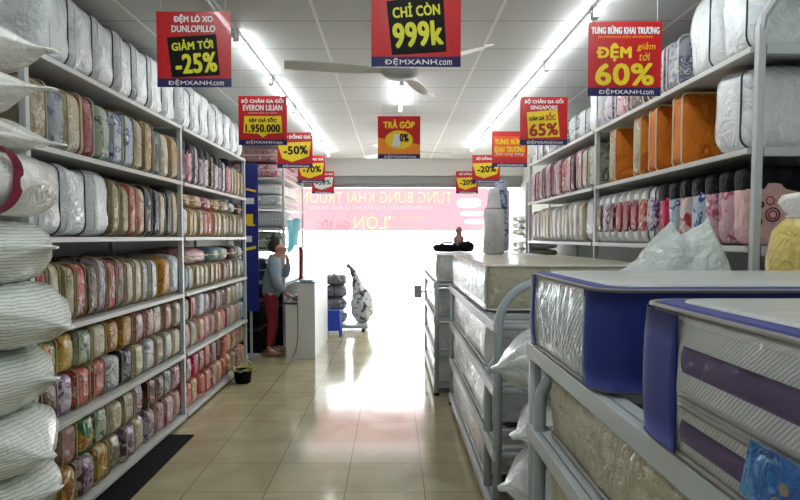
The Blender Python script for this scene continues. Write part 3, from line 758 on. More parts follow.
for i, (z, h, m, w_) in enumerate(stack):
    red = w_ is None
    lab = 'cream wrapped pillow bundle with crimson ribbon in the left foreground stack' if red else \
          'white tied bag of pillows, %s in the stack at the left edge' % w_
    L = .92 if red else .93 + rnd.uniform(-.05, .06); hw = .30
    tip = .10 if red else (.16, .18, .15, .17, .16, .2, .3, .30, .40, .36)[i]
    r = thing('pillow_bag', lab, 'pillow bag', (-2.40, 2.74, z), rnd.uniform(-.06, .04), 'pillow bags stacked in the left foreground')
    obj('wrapped_pillows', tied_bag(L, hw, h/2*.92, tip, i, 13 if m == 'striped_bag' else 8, .03 if not red else .008, None if red else .55, (-.3, .25, -.5, 0, -.4, .1, 0, -.5, .1, -.3)[i]), M[m], r, True)
    if red:
        b = B()
        pts = [(x + L*.475, z_ + h*.465) for x, z_ in rr_path(L*.955, h*.945, .11, 8)]
        A = [b.verts.new((x, -.215 + .05*math.sin(z_*9), z_)) for x, z_ in pts]; C = [b.verts.new((x, -.150 + .05*math.sin(z_*9), z_)) for x, z_ in pts]
        for k in range(len(A)): b.faces.new((A[k], A[(k+1) % len(A)], C[(k+1) % len(A)], C[k]))
        bmesh.ops.solidify(b, geom=b.faces[:], thickness=.004)
        obj('ribbon', b, M['crimson_cloth'], r, True)
    else:
        obj('tie_string', waist_band(hw*.95, h/2*.97, L*.55), M['trim_white'], r, True)

# ------------------------------------------------------------------ mattress racks
def arch(bm, x0, x1, y, zt, z0, r, rad):
    pts = [(x0, y, z0), (x0, y, zt-rad)]
    for k in range(1, 9):
        a = PI - PI/2*k/8; pts.append((x0+rad+rad*math.cos(a), y, zt-rad+rad*math.sin(a)))
    for k in range(0, 9):
        a = PI/2 - PI/2*k/8; pts.append((x1-rad+rad*math.cos(a), y, zt-rad+rad*math.sin(a)))
    pts.append((x1, y, z0)); tube(bm, pts, r, n=10)
def mrack(label, x0, x1, y0, y1, rails, top, arches, near_legs=True):
    t = thing('mattress_stand', label, 'mattress stand', ((x0+x1)/2, (y0+y1)/2, 0), 0, 'steel mattress stands on the right')
    for y in ((y0, y1) if near_legs else (y1,)):
        for x in (x0, x1):
            b = B(); tube(b, [(x, y, 0.02), (x, y, top)], .024, n=10); obj('leg', b, M['grey_steel'], t, True, True)
            b = B(); lathe(b, [(.03, 0), (.03, .025), (.024, .03)], (x, y, 0), 10); obj('foot_cap', b, M['black'], t, True, True)
    for z in rails:
        for x, s in ((x0, -1), (x1, 1)):
            b = B(); box(b, x-.03 if s < 0 else x+.004, x-.004 if s < 0 else x+.03, y0-.02, y1+.02, z-.06, z-.002, .004); box(b, *sorted((x-s*.002, x-s*.04)), y0, y1, z-.03, z-.003); obj('side_rail', b, M['rail_grey'], t, False, True)
        b = B()
        nsl = 9
        for k in range(nsl):
            yy = y0 + .06 + (y1-y0-.12)*k/(nsl-1); box(b, x0+.03, x1-.03, yy-.03, yy+.03, z-.03, z-.003)
        obj('slat_deck', b, M['rail_grey'], t, False, True)
        for y in (y0, y1):
            b = B(); tube(b, [(x0, y, z-.03), (x1, y, z-.03)], .016, n=8); obj('cross_bar', b, M['grey_steel'], t, True, True)
    for (y, zt, rad) in arches:
        b = B(); arch(b, x0, x1, y, zt, .0, .024, rad); obj('arched_end_frame', b, M['grey_steel'], t, True, True)
    return t

def rpath(x0, x1, y0, y1, rad, n=7):
    pts = []
    for cx, cy, a0 in ((x1-rad, y1-rad, 0), (x0+rad, y1-rad, PI/2), (x0+rad, y0+rad, PI), (x1-rad, y0+rad, 1.5*PI)):
        for k in range(n+1):
            a = a0 + PI/2*k/n; pts.append(Vector((cx+rad*math.cos(a), cy+rad*math.sin(a), 0)))
    return pts
def resample(pts, step):
    out = []
    N = len(pts)
    for i in range(N):
        a, c = pts[i], pts[(i+1) % N]; m = max(1, int((c-a).length/step))
        for k in range(m): out.append(a.lerp(c, k/m))
    return out
def slab(bm, x0, x1, y0, y1, z0, z1, rad, bulge=.012, edge=.02, lump=0, seed=0):
    """mattress body: rounded plan, soft edges, bulging border"""
    c = Vector(((x0+x1)/2, (y0+y1)/2, 0)); base = resample(rpath(x0, x1, y0, y1, rad), .06); rings = []
    h = z1-z0; off = Vector((seed, seed*2, 0))
    prof = [(-edge*1.2, 0), (-edge*.3, edge*.25), (0, edge), (bulge*.7, h*.25), (bulge, h*.5), (bulge*.7, h*.75), (0, h-edge), (-edge*.3, h-edge*.25), (-edge*1.2, h)]
    N = len(base)
    for o, z in prof:
        ring = []
        for i, p in enumerate(base):
            t = (base[(i+1) % N] - base[i-1]).normalized(); nrm = Vector((t.y, -t.x, 0))
            q = p + nrm*o + Vector((0, 0, z0+z))
            if lump and 0 < z < h: q += nrm*noise.noise(q*7+off)*lump
            ring.append(bm.verts.new(q))
        rings.append(ring)
    for A, Bq in zip(rings, rings[1:]):
        for k in range(N): bm.faces.new((A[k], A[(k+1) % N], Bq[(k+1) % N], Bq[k]))
    bm.faces.new(list(reversed(rings[0]))); bm.faces.new(rings[-1])
def wrap_strip(bm, path, za, zb, out, th=.004):
    """band of thickness th on the outside of a border path (list of points, open)"""
    N = len(path); A = []
    for i, p in enumerate(path):
        t = (path[min(i+1, N-1)] - path[max(i-1, 0)]).normalized(); nrm = Vector((t.y, -t.x, 0))
        col_ = [p + nrm*(out-th) + Vector((0, 0, za))]
        for k in range(6):
            q = k/5; col_.append(p + nrm*(.004 + (out-.004)*max(0, math.sin(PI*(.08+.84*q)))**.45) + Vector((0, 0, za + (zb-za)*q)))
        col_.append(p + nrm*(out-th) + Vector((0, 0, zb)))
        A.append([bm.verts.new(v) for v in col_])
    for a, c in zip(A, A[1:]):
        for k in range(7): bm.faces.new((a[k], a[k+1], c[k+1], c[k]))
    bm.faces.new(A[0]); bm.faces.new(list(reversed(A[-1])))
def quilt_mat(name, c, scale=60, st=.35):
    k = NT(name); v = k.coords(False)
    wv = k.n('ShaderNodeTexWave', i_Scale=scale, i_Distortion=1.5, bands_direction='DIAGONAL'); k.l(v, wv.inputs['Vector'])
    bp = k.n('ShaderNodeBump', i_Strength=st, i_Distance=.004); k.l(wv.outputs['Fac'], bp.inputs['Height']); k.l(bp.outputs[0], k.b.inputs['Normal'])
    k.b.inputs['Base Color'].default_value = lin(c); k.b.inputs['Roughness'].default_value = .6
    k.b.inputs['Coat Weight'].default_value = .5; k.b.inputs['Coat Roughness'].default_value = .12
    nz = k.n('ShaderNodeTexNoise', i_Scale=7.0, i_Distortion=2.0); k.l(v, nz.inputs['Vector'])
    b2 = k.n('ShaderNodeBump', i_Strength=.5, i_Distance=.02); k.l(nz.outputs['Fac'], b2.inputs['Height']); k.l(b2.outputs[0], k.b.inputs['Coat Normal'])
    return k.m
M['quilt_white'] = quilt_mat('quilted_white', (206, 202, 200))
M['quilt_silver'] = quilt_mat('quilted_silver', (186, 188, 190), 22)
M['quilt_top'] = quilt_mat('quilted_top', (196, 200, 196), 5)
M['blue_mesh'] = plain('blue_mesh_fabric', (28, 46, 132), .7, coat=.15, crough=.3, bump=(160, .4, .002))
M['purple_band'] = plain('purple_velour', (78, 40, 100), .8, bump=(80, .3, .003))
M['grey_piping'] = plain('grey_piping', (146, 142, 134), .5)
M['cream_mattress'] = bedding('cream_mattress', (196, 190, 164), (184, 178, 150), (208, 202, 180), 5, .55)
M['white_mattress'] = bedding('white_mattress', (232, 234, 232), (220, 222, 220), (240, 242, 240), 7, .9)
M['blue_card'] = plain('blue_card', (40, 96, 168), .4, coat=.5)
M['cyan_card'] = plain('pale_card_print', (120, 170, 210), .4)
M['brown_card'] = plain('brown_card_print', (150, 136, 116), .5)

pal('card', 'blue card', (44, 104, 176), (90, 150, 200), (30, 78, 150), 22, .3)
# near stand
AX0, AX1 = .535, 2.02
rails_a = [1.185, .86, .545, .23]
mrack('grey steel stand in the right foreground carrying the blue mattresses', AX0+.03, AX1, .42, 2.44, rails_a, 1.18, [(2.35, 1.10, .14), (2.37, .80, .14), (2.38, .48, .14)])
def blue_mattress(label, y0, y1, bands):
    z0, z1, rad = rails_a[0]-.0, 1.465, .08
    x0, x1 = AX0, AX1-.02
    t = thing('mattress', label, 'mattress', ((x0+x1)/2, (y0+y1)/2, z0), 0, 'blue edged mattresses on the near stand')
    b = B(); slab(b, x0, x1, y0, y1, z0+.002, z1, rad); obj('quilted_body', b, M['quilt_white' if bands else 'quilt_silver'], t, True, True)
    b = B(); slab(b, x0+.05, x1-.05, y0+.05, y1-.05, z1-.01, z1+.008, .06, .0, .006); obj('top_panel', b, M['quilt_top'], t, True, True)
    b = B(); slab(b, x0+.012, x1-.012, y0+.012, y1-.012, z1-.012, z1+.003, rad-.01, 0, .004); obj('top_border', b, M['blue_mesh'], t, True, True)
    full = resample(rpath(x0, x1, y0, y1, rad), .02)
    def segment(test): return [p for p in full if test(p)]
    # corner panels (points run anticlockwise from the +x+y corner)
    fl = [p for p in full if p.x < x0+.13 and p.y > y1-.14]
    if bands: fl = [p for p in full if p.x < x0+.3 and p.y > y1-.21]
    b = B(); wrap_strip(b, fl, z0+.014, z1-.008, .017); obj('corner_panel', b, M['blue_mesh'], t, True, True, label='blue mesh corner panel')
    nl = [p for p in full if p.y < y0+.12 and p.x < x0+.9]
    if nl:
        b = B(); wrap_strip(b, nl, z0+.014, z1-.008, .017); obj('corner_panel', b, M['blue_mesh'], t, True, True, label='blue mesh corner panel')
    far = [p for p in full if p.y > y1-.01 and p.x > x0+.14]
    for z in (z0+.012, z1-.003):
        b = B(); tube(b, [p + Vector((0, 0, z)) for p in rpath(x0-.002, x1+.002, y0-.002, y1+.002, rad)], .0055, True, 6); obj('piping', b, M['grey_piping'], t, True, True)
    face = [p for p in full if p.x < x0+.004 and y0+.12 < p.y < (y1-.21 if bands else y1-.14)]
    if bands:
        h = z1-z0
        for za, zb in ((.60, .78), (.16, .30)):
            b = B(); wrap_strip(b, face, z0+h*za, z0+h*zb, .0145); obj('purple_band', b, M['purple_band'], t, True, True, label='purple velour band')
        for q in (.40, .47):
            b = B(); tube(b, [p + Vector((-.012, 0, z0+h*q)) for p in face], .006, n=6); obj('cord_piping', b, M['grey_piping'], t, True, True)
        # product card tucked under the film
        b = B(); vs = [(-.029, .865, .128), (-.029, .50, .128), (-.029, .50, .018), (-.029, .89, .045)]
        q1 = [b.verts.new((x0+x, y, z0+z)) for x, y, z in vs]; q2 = [b.verts.new((x0+x+.003, y, z0+z)) for x, y, z in vs]
        b.faces.new(q1); b.faces.new(q2[::-1])
        for i in range(4): b.faces.new((q1[i], q1[(i+1) % 4], q2[(i+1) % 4], q2[i]))
        o = obj('product_card', b, PAL['card'][1], t, False, True, label='blue product card with a small brown and white mark')
        b = B()
        for k, (yy, zz_, rr_) in enumerate(((.80, .062, .010), (.785, .088, .008), (.765, .072, .008), (.79, .040, .007))):
            A = [b.verts.new((x0-.0310, yy + rr_*math.cos(2*PI*i/10)*1.3, z0 + zz_ + rr_*math.sin(2*PI*i/10))) for i in range(10)]
            C = [b.verts.new((x0-.0292, v.co.y, v.co.z)) for v in A]
            b.faces.new(A); b.faces.new(C[::-1])
            for i in range(10): b.faces.new((A[i], A[(i+1) % 10], C[(i+1) % 10], C[i]))
        s_ = obj('card_print', b, M['brown_card'], o); s_.location = -t.location
    b = B(); wrap_strip(b, face, z0+.03, z1-.02, .021, .001); obj('plastic_film', b, M['poly_clear'], t, True, True, label='clear plastic film')
    return t
blue_mattress('blue mattress with purple bands and a blue card, nearest on the right', .46, 1.335, True)
blue_mattress('blue mattress with silver sides behind the purple banded one', 1.59, 2.40, False)
for i, (za, zb, nm) in enumerate(((rails_a[1], rails_a[0]-.07, 'just under the blue mattresses'), (rails_a[2], rails_a[1]-.07, 'second below the blue mattresses'), (rails_a[3], rails_a[2]-.07, 'lowest in the near stand'))):
    t = thing('mattress', 'cream mattress in clear film, %s' % nm, 'mattress', (1.25, 1.4, za), 0, 'cream mattresses in the stands')
    b = B(); slab(b, AX0+.06, AX1-.04, .5, 2.30, za+.001, zb, .05, .01, .02, .01, i); obj('body', b, M['cream_mattress'], t, True, True)
    for z in (za+.012, zb-.008):
        b = B(); tube(b, [p + Vector((0, 0, z)) for p in rpath(AX0+.056, AX1-.036, .496, 2.304, .05)], .007, True, 6); obj('piping', b, M['grey_piping'], t, True, True)

M['film_glare'] = thin_plastic('glare_whitened_film', (236, 239, 238), .2)  # door glare on the aisle sides, painted as whiteness of the film
def mattress_levels(x0, x1, y0, y1, rails, top, where, topname):
    for i, z in enumerate(rails):
        zt = top if i == 0 else rails[i-1]-.07
        nm = ('topmost', 'second down', 'third down', 'lowest')[i]
        t = thing('mattress', 'pale wrapped mattress, %s in the %s' % (nm, where), 'mattress', ((x0+x1)/2, (y0+y1)/2, z), 0, 'pale mattresses in the ' + where)
        b = B(); gi = .03 if i == 0 else .065; slab(b, x0+.03, x1-.03, y0+gi, y1-gi, z+.002, zt, .05, .012, .022, .014, i+x0*9)
        obj('body', b, M['white_mattress' if i else topname], t, True, True)
        if i == 0:
            face = [p for p in resample(rpath(x0+.03, x1-.03, y0+gi, y1-gi, .05), .03) if p.x < x0+.045]
            b = B(); wrap_strip(b, face, z+.012, zt-.012, .018, .002); obj('plastic_film', b, M['film_glare'], t, True, True, label='plastic film whitened to paint door glare on the aisle side')
        for zz in (z+.014, zt-.01):
            b = B(); tube(b, [p + Vector((0, 0, zz)) for p in rpath(x0+.026, x1-.026, y0+gi-.004, y1-gi+.004, .05)], .007, True, 6); obj('piping', b, M['trim_white'], t, True, True)
rails_b = [1.145, .80, .45, .12]
mrack('grey steel mattress stand in the middle of the right row with tall arched end', .565, 1.63, 3.30, 5.85, rails_b, 1.13, [(3.30, 1.36, .24), (3.64, .94, .2)], False)
mattress_levels(.545, 1.63, 3.72, 5.86, rails_b, 1.432, 'middle stand', 'cream_mattress')
mrack('grey steel mattress stand farthest along the right row near the entrance', .44, 1.55, 6.2, 8.1, rails_b, 1.13, [(8.14, 1.34, .2)])
mattress_levels(.42, 1.55, 6.2, 8.1, rails_b, 1.425, 'far stand', 'white_mattress')
# grey box on the far stand
t = thing('payment_box', 'small grey box fixed to the far mattress stand at its aisle side', 'box', (.33, 7.95, .90))
b = B(); box(b, .27, .37, 7.9, 7.98, .82, .98, .012); obj('case', b, M['grey_steel'], t, False, True)
b = B(); box(b, .37, .42, 7.93, 7.95, .89, .91); obj('bracket', b, M['grey_steel'], t, False, True)

# polythene bundles in the gap between the stands
zz = 0
for i, h in enumerate((.30, .30, .30, .30)):
    r = thing('plastic_bundle', 'white plastic bundle, %s in the pile behind the near stand' % ('lowest', 'second up', 'third up', 'fourth up')[i], 'plastic bundle',
              (1.5 - .02*i, 2.86 + .03*(i % 2), zz), PI + rnd.uniform(-.08, .08), 'white plastic bundles in the gap')
    obj('wrapped_filling', tied_bag(.92 + .05*(i % 2), .29, h/2*.95, .15, i+30, 8, .05, .5), M['poly'] if i == 3 else M['white_bag'], r, True)
    obj('tie_string', waist_band(.26*.97, h/2*.97, .45), M['trim_white'], r, True)
    zz += h*.965
# big crumpled bag on top, with two peaks
b = B(); bmesh.ops.create_icosphere(b, subdivisions=5, radius=1)
for v in b.verts:
    p = v.co.copy(); q = Vector((p.x*.36, p.y*.17, max(p.z, -.2)*.27))
    if p.z > 0:
        for (cx, cw, hh) in ((.12, .40, .17), (.60, .33, .27)):
            q.z += hh*max(0, 1-abs(p.x-cx)/cw)*(p.z**.5)*max(0, 1-abs(p.y)*.8)
        q.z -= .10*max(0, -p.x-.1)
    cr = noise.noise(Vector((q.x*12, q.y*9, q.z*9))); cr2 = 1-abs(noise.noise(Vector((q.x*20+5, q.y*20, q.z*9))))*2
    q += p.normalized()*(cr*.018 + cr2*.012)
    v.co = q + Vector((0, 0, .06))
cb = tag(obj('crumpled_bag', b, M['poly'], None, False), 'big crumpled white polythene bag with two peaks behind the blue mattress', 'bag')
cb.location = (1.235, 2.86, zz+.02)
# yellow wrapped roll at the right
t = thing('wrapped_roll', 'yellow plastic-wrapped roll standing at the right edge behind the blue mattress', 'roll', (1.75, 2.66, 0))
b = B(); lathe(b, [(.10, 0), (.125, .02), (.128, .5), (.12, 1.1), (.126, 1.5), (.115, 1.62), (.075, 1.67), (.05, 1.69)], n=24)
for v in b.verts: v.co += noise.noise_vector(v.co*6)*.012; v.co.z = max(0, v.co.z)
obj('roll', b, M['yellow_wrap'], t, True)
b = B(); lathe(b, [(.05, 1.67), (.055, 1.70), (.085, 1.75), (.07, 1.78), (.0, 1.77)], n=24)
for v in b.verts: v.co += noise.noise_vector(v.co*14)*.015
obj('gathered_top', b, M['cream_bag'], t, True)
b = B(); tube(b, [(.055*math.cos(a), .055*math.sin(a), 1.685) for a in [2*PI*k/16 for k in range(16)]], .008, True, 6); obj('tie_string', b, M['trim_white'], t, True)

# ------------------------------------------------------------------ things on the far stands and beyond
t = thing('black_bag', 'black soft bag lying on the far stand mattress top', 'bag', (.62, 7.2, 1.427))
b = B(); soft_box(b, .30, .3, .09, 3, 6, .02, 9, 2); obj('body', b, M['black'], t, True)
b = B(); tube(b, [(-.1, -.12, .07), (-.05, -.17, .11), (.05, -.17, .11), (.1, -.12, .07)], .01, n=6); obj('strap', b, M['black'], t, True)
t = thing('black_bag', 'rounded black bag with flower ornament beside it on the far stand', 'bag', (.86, 7.25, 1.427))
b = B(); soft_box(b, .19, .22, .12, 2.6, 6, .015, 9, 4); obj('body', b, M['black'], t, True)
b = B(); tube(b, [(-.06, -.1, .09), (0, -.14, .13), (.06, -.1, .09)], .008, n=6); obj('strap', b, M['black'], t, True)
t = thing('ornament', 'small pinkish ornament standing among black bags on the far stand', 'ornament', (.79, 7.45, 1.427))
b = B(); lathe(b, [(.05, 0), (.055, .02), (.03, .05), (.06, .1), (.065, .16), (.03, .2), (.04, .24), (.025, .29), (0, .30)], n=16); obj('figure', b, PAL['rose'][1], t, True)
b = B(); lathe(b, [(.06, 0), (.06, .018), (0, .018)], n=16); obj('plinth', b, M['dark'], t, True)
t = thing('rolled_mattress', 'upright white plastic-wrapped roll standing on the mattresses', 'roll', (1.02, 6.3, 1.427))
b = B(); lathe(b, [(.09, 0), (.105, .03), (.105, .3), (.10, .44), (.07, .47), (.065, .60), (.05, .67), (0, .68)], n=20)
for v in b.verts: v.co += noise.noise_vector(v.co*8)*.016; v.co.z = max(0, v.co.z)
obj('roll', b, PAL['white'][1], t, True)
b = B(); tube(b, [(.085*math.cos(a), .085*math.sin(a), .46) for a in [2*PI*k/16 for k in range(16)]], .006, True, 6); obj('tie_string', b, M['grey_piping'], t, True)
t = thing('rolled_bedding', 'tall blue and white wrapped roll standing before the right rack end', 'roll', (1.31, 7.55, 1.427))
b = B(); lathe(b, [(.06, 0), (.08, .03), (.085, .3), (.08, .6), (.075, .82), (.03, .86), (0, .87)], n=20)
for v in b.verts: v.co += noise.noise_vector(v.co*8)*.02; v.co.z = max(0, v.co.z)
obj('roll', b, PAL['blue'][1], t, True)
b = B(); tube(b, [(.085*math.cos(a), .085*math.sin(a), .4) for a in [2*PI*k/16 for k in range(16)]], .006, True, 6); obj('tie_string', b, M['grey_piping'], t, True)
# short rack past the right rack with folded white goods
r3 = rack('folding_rack', 'short white rack past the right rack with folded white linen', 1.70, 2.36, [8.0, 9.3], [.9, 1.25, 1.62], 2.3)
for zi, z in enumerate((1.25, 1.62)):
    for k in range(3):
        for j in range(3):
            r = thing('folded_linen', 'folded white linen, %s layer up in the %s stack, %s shelf of the short rack' % (ORD[j], ('near', 'middle', 'far')[k], ('lower', 'upper')[zi]), 'linen',
                      (1.95, 8.25+k*.4, z+.004+j*.095), PI+rnd.uniform(-.04, .04), 'folded linen on the short rack')
            r.scale = (.95, 1.1, .7); shared('folded_bedding', LYB[j % 3], PAL[('white', 'cream', 'silver')[(j+k) % 3]][1], r); shared('piping', LYP, M['trim_white'], r)

# ------------------------------------------------------------------ left rear: blue poster stand, white unit, counter
M['poster_blue'] = plain('poster_blue', (26, 40, 132), .4, coat=.4)
pA, pB = P(242, 302, 8.15), P(257.5, 163, 8.15)
t = thing('poster_stand', 'tall narrow blue poster with yellow and white marks behind the left rack end', 'poster', ((pA.x+pB.x)/2, 8.15, 0))
b = B(); box(b, pA.x, pB.x, 8.15, 8.165, .62, pB.z); obj('poster', b, M['poster_blue'], t, False, True)
b = B(); box(b, pA.x, pB.x, 8.11, 8.22, 0, .05, .01); box(b, (pA.x+pB.x)/2-.015, (pA.x+pB.x)/2+.015, 8.168, 8.19, .05, pB.z-.02); obj('stand', b, M['grey_steel'], t, False, True)
def pmark(x0, x1, y0, y1, m, sl=0):
    a, c = P(x0, y0, 8.148), P(x1, y1, 8.148); b = B()
    q = [(a.x, a.z), (c.x, a.z+sl), (c.x, c.z+sl), (a.x, c.z)]
    vs = [b.verts.new((x, 8.148, z)) for x, z in q]; ws = [b.verts.new((x, 8.150, z)) for x, z in q]
    b.faces.new(vs); b.faces.new(ws[::-1])
    for i in range(4): b.faces.new((vs[i], vs[(i+1) % 4], ws[(i+1) % 4], ws[i]))
    obj('printed_mark', b, M[m], t, False, True)
pmark(246, 256, 188, 190, 'yellow_print', -.03); pmark(245, 254, 198, 204, 'white_print'); pmark(245, 253, 214, 224, 'yellow_print'); pmark(247, 255, 224, 226, 'yellow_print')
pmark(246, 252, 236, 242, 'white_print'); pmark(245, 256, 248, 251, 'yellow_print', .03)

UX0, UX1, UY0, UY1 = -2.42, -1.57, 9.0, 10.9
ut = thing('shelving_unit', 'white steel shelving unit behind the woman on the left', 'rack', ((UX0+UX1)/2, (UY0+UY1)/2, 0))
for x in (UX0+.42, UX1-.015):
    for y in (UY0, UY1):
        b = B(); box(b, x-.018, x+.018, y-.018, y+.018, 0, 2.62, .003); obj('post', b, M['shelf'], ut, False, True)
for x in (UX0+.02,):
    for y in (UY0, UY1):
        b = B(); box(b, x-.018, x+.018, y-.018, y+.018, 0, 2.62, .003); obj('post', b, M['shelf'], ut, False, True)
ush = [2.46, 2.05, 1.735, 1.42, .95]
for z in ush:
    b = B(); box(b, UX0, UX1, UY0-.02, UY1+.02, z-.03, z); obj('shelf', b, M['shelf'], ut, False, True)
def unit_item(name, label, cat, z, h, y0, y1, x0, x1, m, n=6, strap=None):
    t = thing(name, label, cat, ((x0+x1)/2, (y0+y1)/2, z), 0, 'goods on the white unit')
    b = B(); soft_box(b, x1-x0, y1-y0, h, n, 7, .008, 6, z); obj('body', b, m, t, True)
    b = B(); tube(b, [(x, y, h*.5) for x, y in rr_path(x1-x0+.002, y1-y0+.002, .05)], .006, True, 6); obj('piping', b, M[strap or 'trim_white'], t, True)
unit_item('pink_mattress', 'pink floral mattress on top of the white shelving unit', 'mattress', 2.462, .21, 9.05, 10.8, UX0+.05, UX1-.06, PAL['pink'][1], 8)
unit_item('pink_mattress', 'upper pink mattress stacked on top of the white unit', 'mattress', 2.685, .2, 9.05, 10.8, UX0+.05, UX1-.06, PAL['rose'][1], 8)
unit_item('white_box', 'lower flat white box under the top shelf of white unit', 'box', 2.052, .165, 9.05, 10.7, UX0+.05, UX1-.06, PAL['silver'][1], 12)
unit_item('white_box', 'upper flat white box under the top shelf of white unit', 'box', 2.225, .15, 9.05, 10.7, UX0+.05, UX1-.06, PAL['white'][1], 12)
pal('stripegrey', 'grey diagonal striped', (196, 200, 204), (110, 116, 126), (170, 176, 182), stripes=9)
unit_item('striped_cushion', 'grey diagonal striped cushion pack on the white unit', 'cushion', 1.737, .25, 9.05, 9.7, UX0+.06, UX1+.02, PAL['stripegrey'][1], 5)
unit_item('floral_pack', 'pale green floral pack behind the woman on the white unit', 'bedding pack', 1.422, .26, 9.05, 9.6, UX0+.06, UX1-.05, PAL['green'][1], 5)
unit_item('mauve_pack', 'dark mauve pack on the shelf level with the woman’s arm', 'bedding pack', .952, .33, 9.05, 9.7, UX0+.06, UX1-.3, PAL['navy'][1], 5)
unit_item('peach_pack', 'pale peach pack in front of the woman on the white unit', 'bedding pack', .952, .40, 9.05, 9.5, UX1-.28, UX1-.03, PAL['peach'][1], 5)
for i, h in enumerate((.30, .30, .28)):  # made-up bins that turn the space under the unit dark
    tb = thing('dark_fill_bin', 'black bin added to darken the space, %s of three under the white unit' % ('lowest', 'middle', 'topmost')[i], 'bin', (-1.99, 9.9, .002+.305*i), 0, 'black bins added as dark fill')
    b = B(); box(b, -.36, .385, -.85, .9, 0, h-.03, .015); obj('bin_body', b, M['black'], tb)
    b = B(); box(b, -.375, .395, -.865, .915, h-.029, h, .008); obj('lid', b, M['dark'], tb)
for i in range(2):  # more added bins, to keep the area by the poster foot dark
    tb = thing('dark_fill_bin', 'black bin added to darken the space, %s of two behind the blue poster' % ('lower', 'upper')[i], 'bin', (-2.13, 8.55, .002+.37*i), 0, 'black bins added as dark fill')
    b = B(); box(b, -.32, .32, -.28, .28, 0, .33, .015); obj('bin_body', b, M['black'], tb)
    b = B(); box(b, -.33, .33, -.29, .29, .331, .36, .008); obj('lid', b, M['dark'], tb)
# turquoise cloth hanging from the unit
b = B(); gx = []
for i in range(9):
    rowv = []
    for j in range(7):
        u, v_ = i/8, j/6; x = UX1+.03 + .20*v_; z = 1.86 - .50*u*(1-.25*v_); y = 9.05 + .04*math.sin(v_*9+u*3)
        rowv.append(b.verts.new((x - .05*u*v_, y, z - .02*math.sin(v_*7))))
    gx.append(rowv)
for i in range(8):
    for j in range(6): b.faces.new((gx[i][j], gx[i][j+1], gx[i+1][j+1], gx[i+1][j]))
bmesh.ops.solidify(b, geom=b.faces[:], thickness=.006)
M['aqua'] = cloth_mat('turquoise_cloth', (168, 222, 230), .6)
tag(obj('hanging_cloth', b, M['aqua'], None, True), 'turquoise cloth hanging off the side of the white unit', 'cloth')
tag(obj('red_banner_pole', (lambda bb: (box(bb, -1.46, -1.41, 9.6, 9.65, 0, 1.45, .005), bb)[1])(B()), M['trousers'], None), 'thin dark red pole between the white unit and the counter', 'pole')

# counter
ct = thing('counter', 'white reception counter with blue top beside the woman', 'counter', (-1.21, 8.85, 0))
M['counter'] = plain('counter_white', (218, 220, 214), .35)
b = B(); box(b, -1.245, -1.02, 8.06, 9.62, .0, 1.0, .004); obj('tall_body', b, M['counter'], ct, False, True)
M['counter_top'] = plain('counter_blue', (120, 146, 190), .2)
b = B(); box(b, -1.255, -1.01, 8.05, 9.63, 1.0, 1.02, .003); obj('worktop', b, M['counter_top'], ct, False, True, label='pale blue glossy worktop')
b = B(); box(b, -1.40, -1.247, 8.06, 9.4, 0, .72, .003); obj('low_desk', b, M['counter'], ct, False, True)
b = B(); box(b, -1.43, -1.247, 8.05, 9.42, .72, .745, .003); obj('desk_top', b, M['dark'], ct, False, True)
b = B(); tube(b, [(-1.242, 8.052, .72), (-1.243, 8.052, .3), (-1.27, 8.05, .12), (-1.32, 8.05, .02)], .005, n=6); obj('cable', b, M['dark'], ct, True, True)
t = thing('cash_machine', 'dark card machine under the woman’s hand on the low desk', 'machine', (-1.33, 8.55, .746))
b = B(); box(b, -.055, .055, -.08, .08, 0, .05, .01); obj('case', b, M['dark'], t)
b = B(); box(b, -.04, .04, .0, .07, .05, .056); obj('screen', b, M['grey_print'], t)
t = thing('paper_tray', 'flat green paper folder lying on the blue counter top', 'folder', (-1.14, 8.25, 1.021))
b = B(); box(b, -.08, .08, -.12, .12, 0, .012, .003); obj('cover', b, PAL['green'][1], t)
b = B(); box(b, -.075, .078, -.115, .115, .0125, .018); obj('sheet', b, M['white_print'], t)

# grey wrapped goods at the entrance
t = thing('low_platform', 'low grey platform under the wrapped goods at the entrance', 'platform', (-.85, 10.7, 0))
b = B(); box(b, -1.28, -.42, 10.35, 11.1, .06, .12, .006); obj('board', b, M['grey_steel'], t, False, True)
for x in (-1.2, -.5):
    b = B(); box(b, x-.03, x+.03, 10.4, 11.05, 0, .06); obj('foot', b, M['dark'], t, False, True)
M['grey_wrap'] = bedding('grey_wrap', (120, 122, 134), (86, 88, 100), (170, 172, 182), 7, .8)
zz2 = .124
for i, h in enumerate((.23, .23, .22, .2)):
    r = thing('grey_bundle', 'grey plastic-wrapped bundle, %s in the pile by the entrance' % ('lowest', 'second up', 'third up', 'topmost')[i], 'plastic bundle', (-1.04+.02*i, 10.7, zz2), rnd.uniform(-.1, .1), 'grey bundles by the entrance')
    b = B(); soft_box(b, .50-.03*i, .5, h, 3.4, 7, .03, 6, i+60); obj('wrapped_filling', b, M['grey_wrap'], r, True)
    b = B(); tube(b, [(0, y, z+h/2) for y, z in rr_path(.5, h*.98, .06)], .006, True, 6); obj('strap', b, M['dark'], r, True)
    zz2 += h*.965
pal('darkpatch', 'white and black', (222, 224, 228), (120, 122, 130), (60, 60, 68), 9)
o1 = thing('tied_sack', 'white plastic sack with dark contents and pointed top beside the grey bundles', 'sack', (-.53, 10.72, .121))
b = B(); bmesh.ops.create_icosphere(b, subdivisions=4, radius=1)
for v in b.verts:
    p = v.co.copy(); q = Vector((p.x*.21, p.y*.22, (p.z+1)*.30))
    if p.z > .1: k_ = (p.z-.1)/.9; q = Vector((q.x*(1-.5*k_) - .18*k_*k_, q.y*(1-.5*k_), q.z + .34*k_*k_))
    q += noise.noise_vector(q*9)*.035; q.z = max(q.z, .001); v.co = q
obj('sack', b, PAL['darkpatch'][1], o1, True)
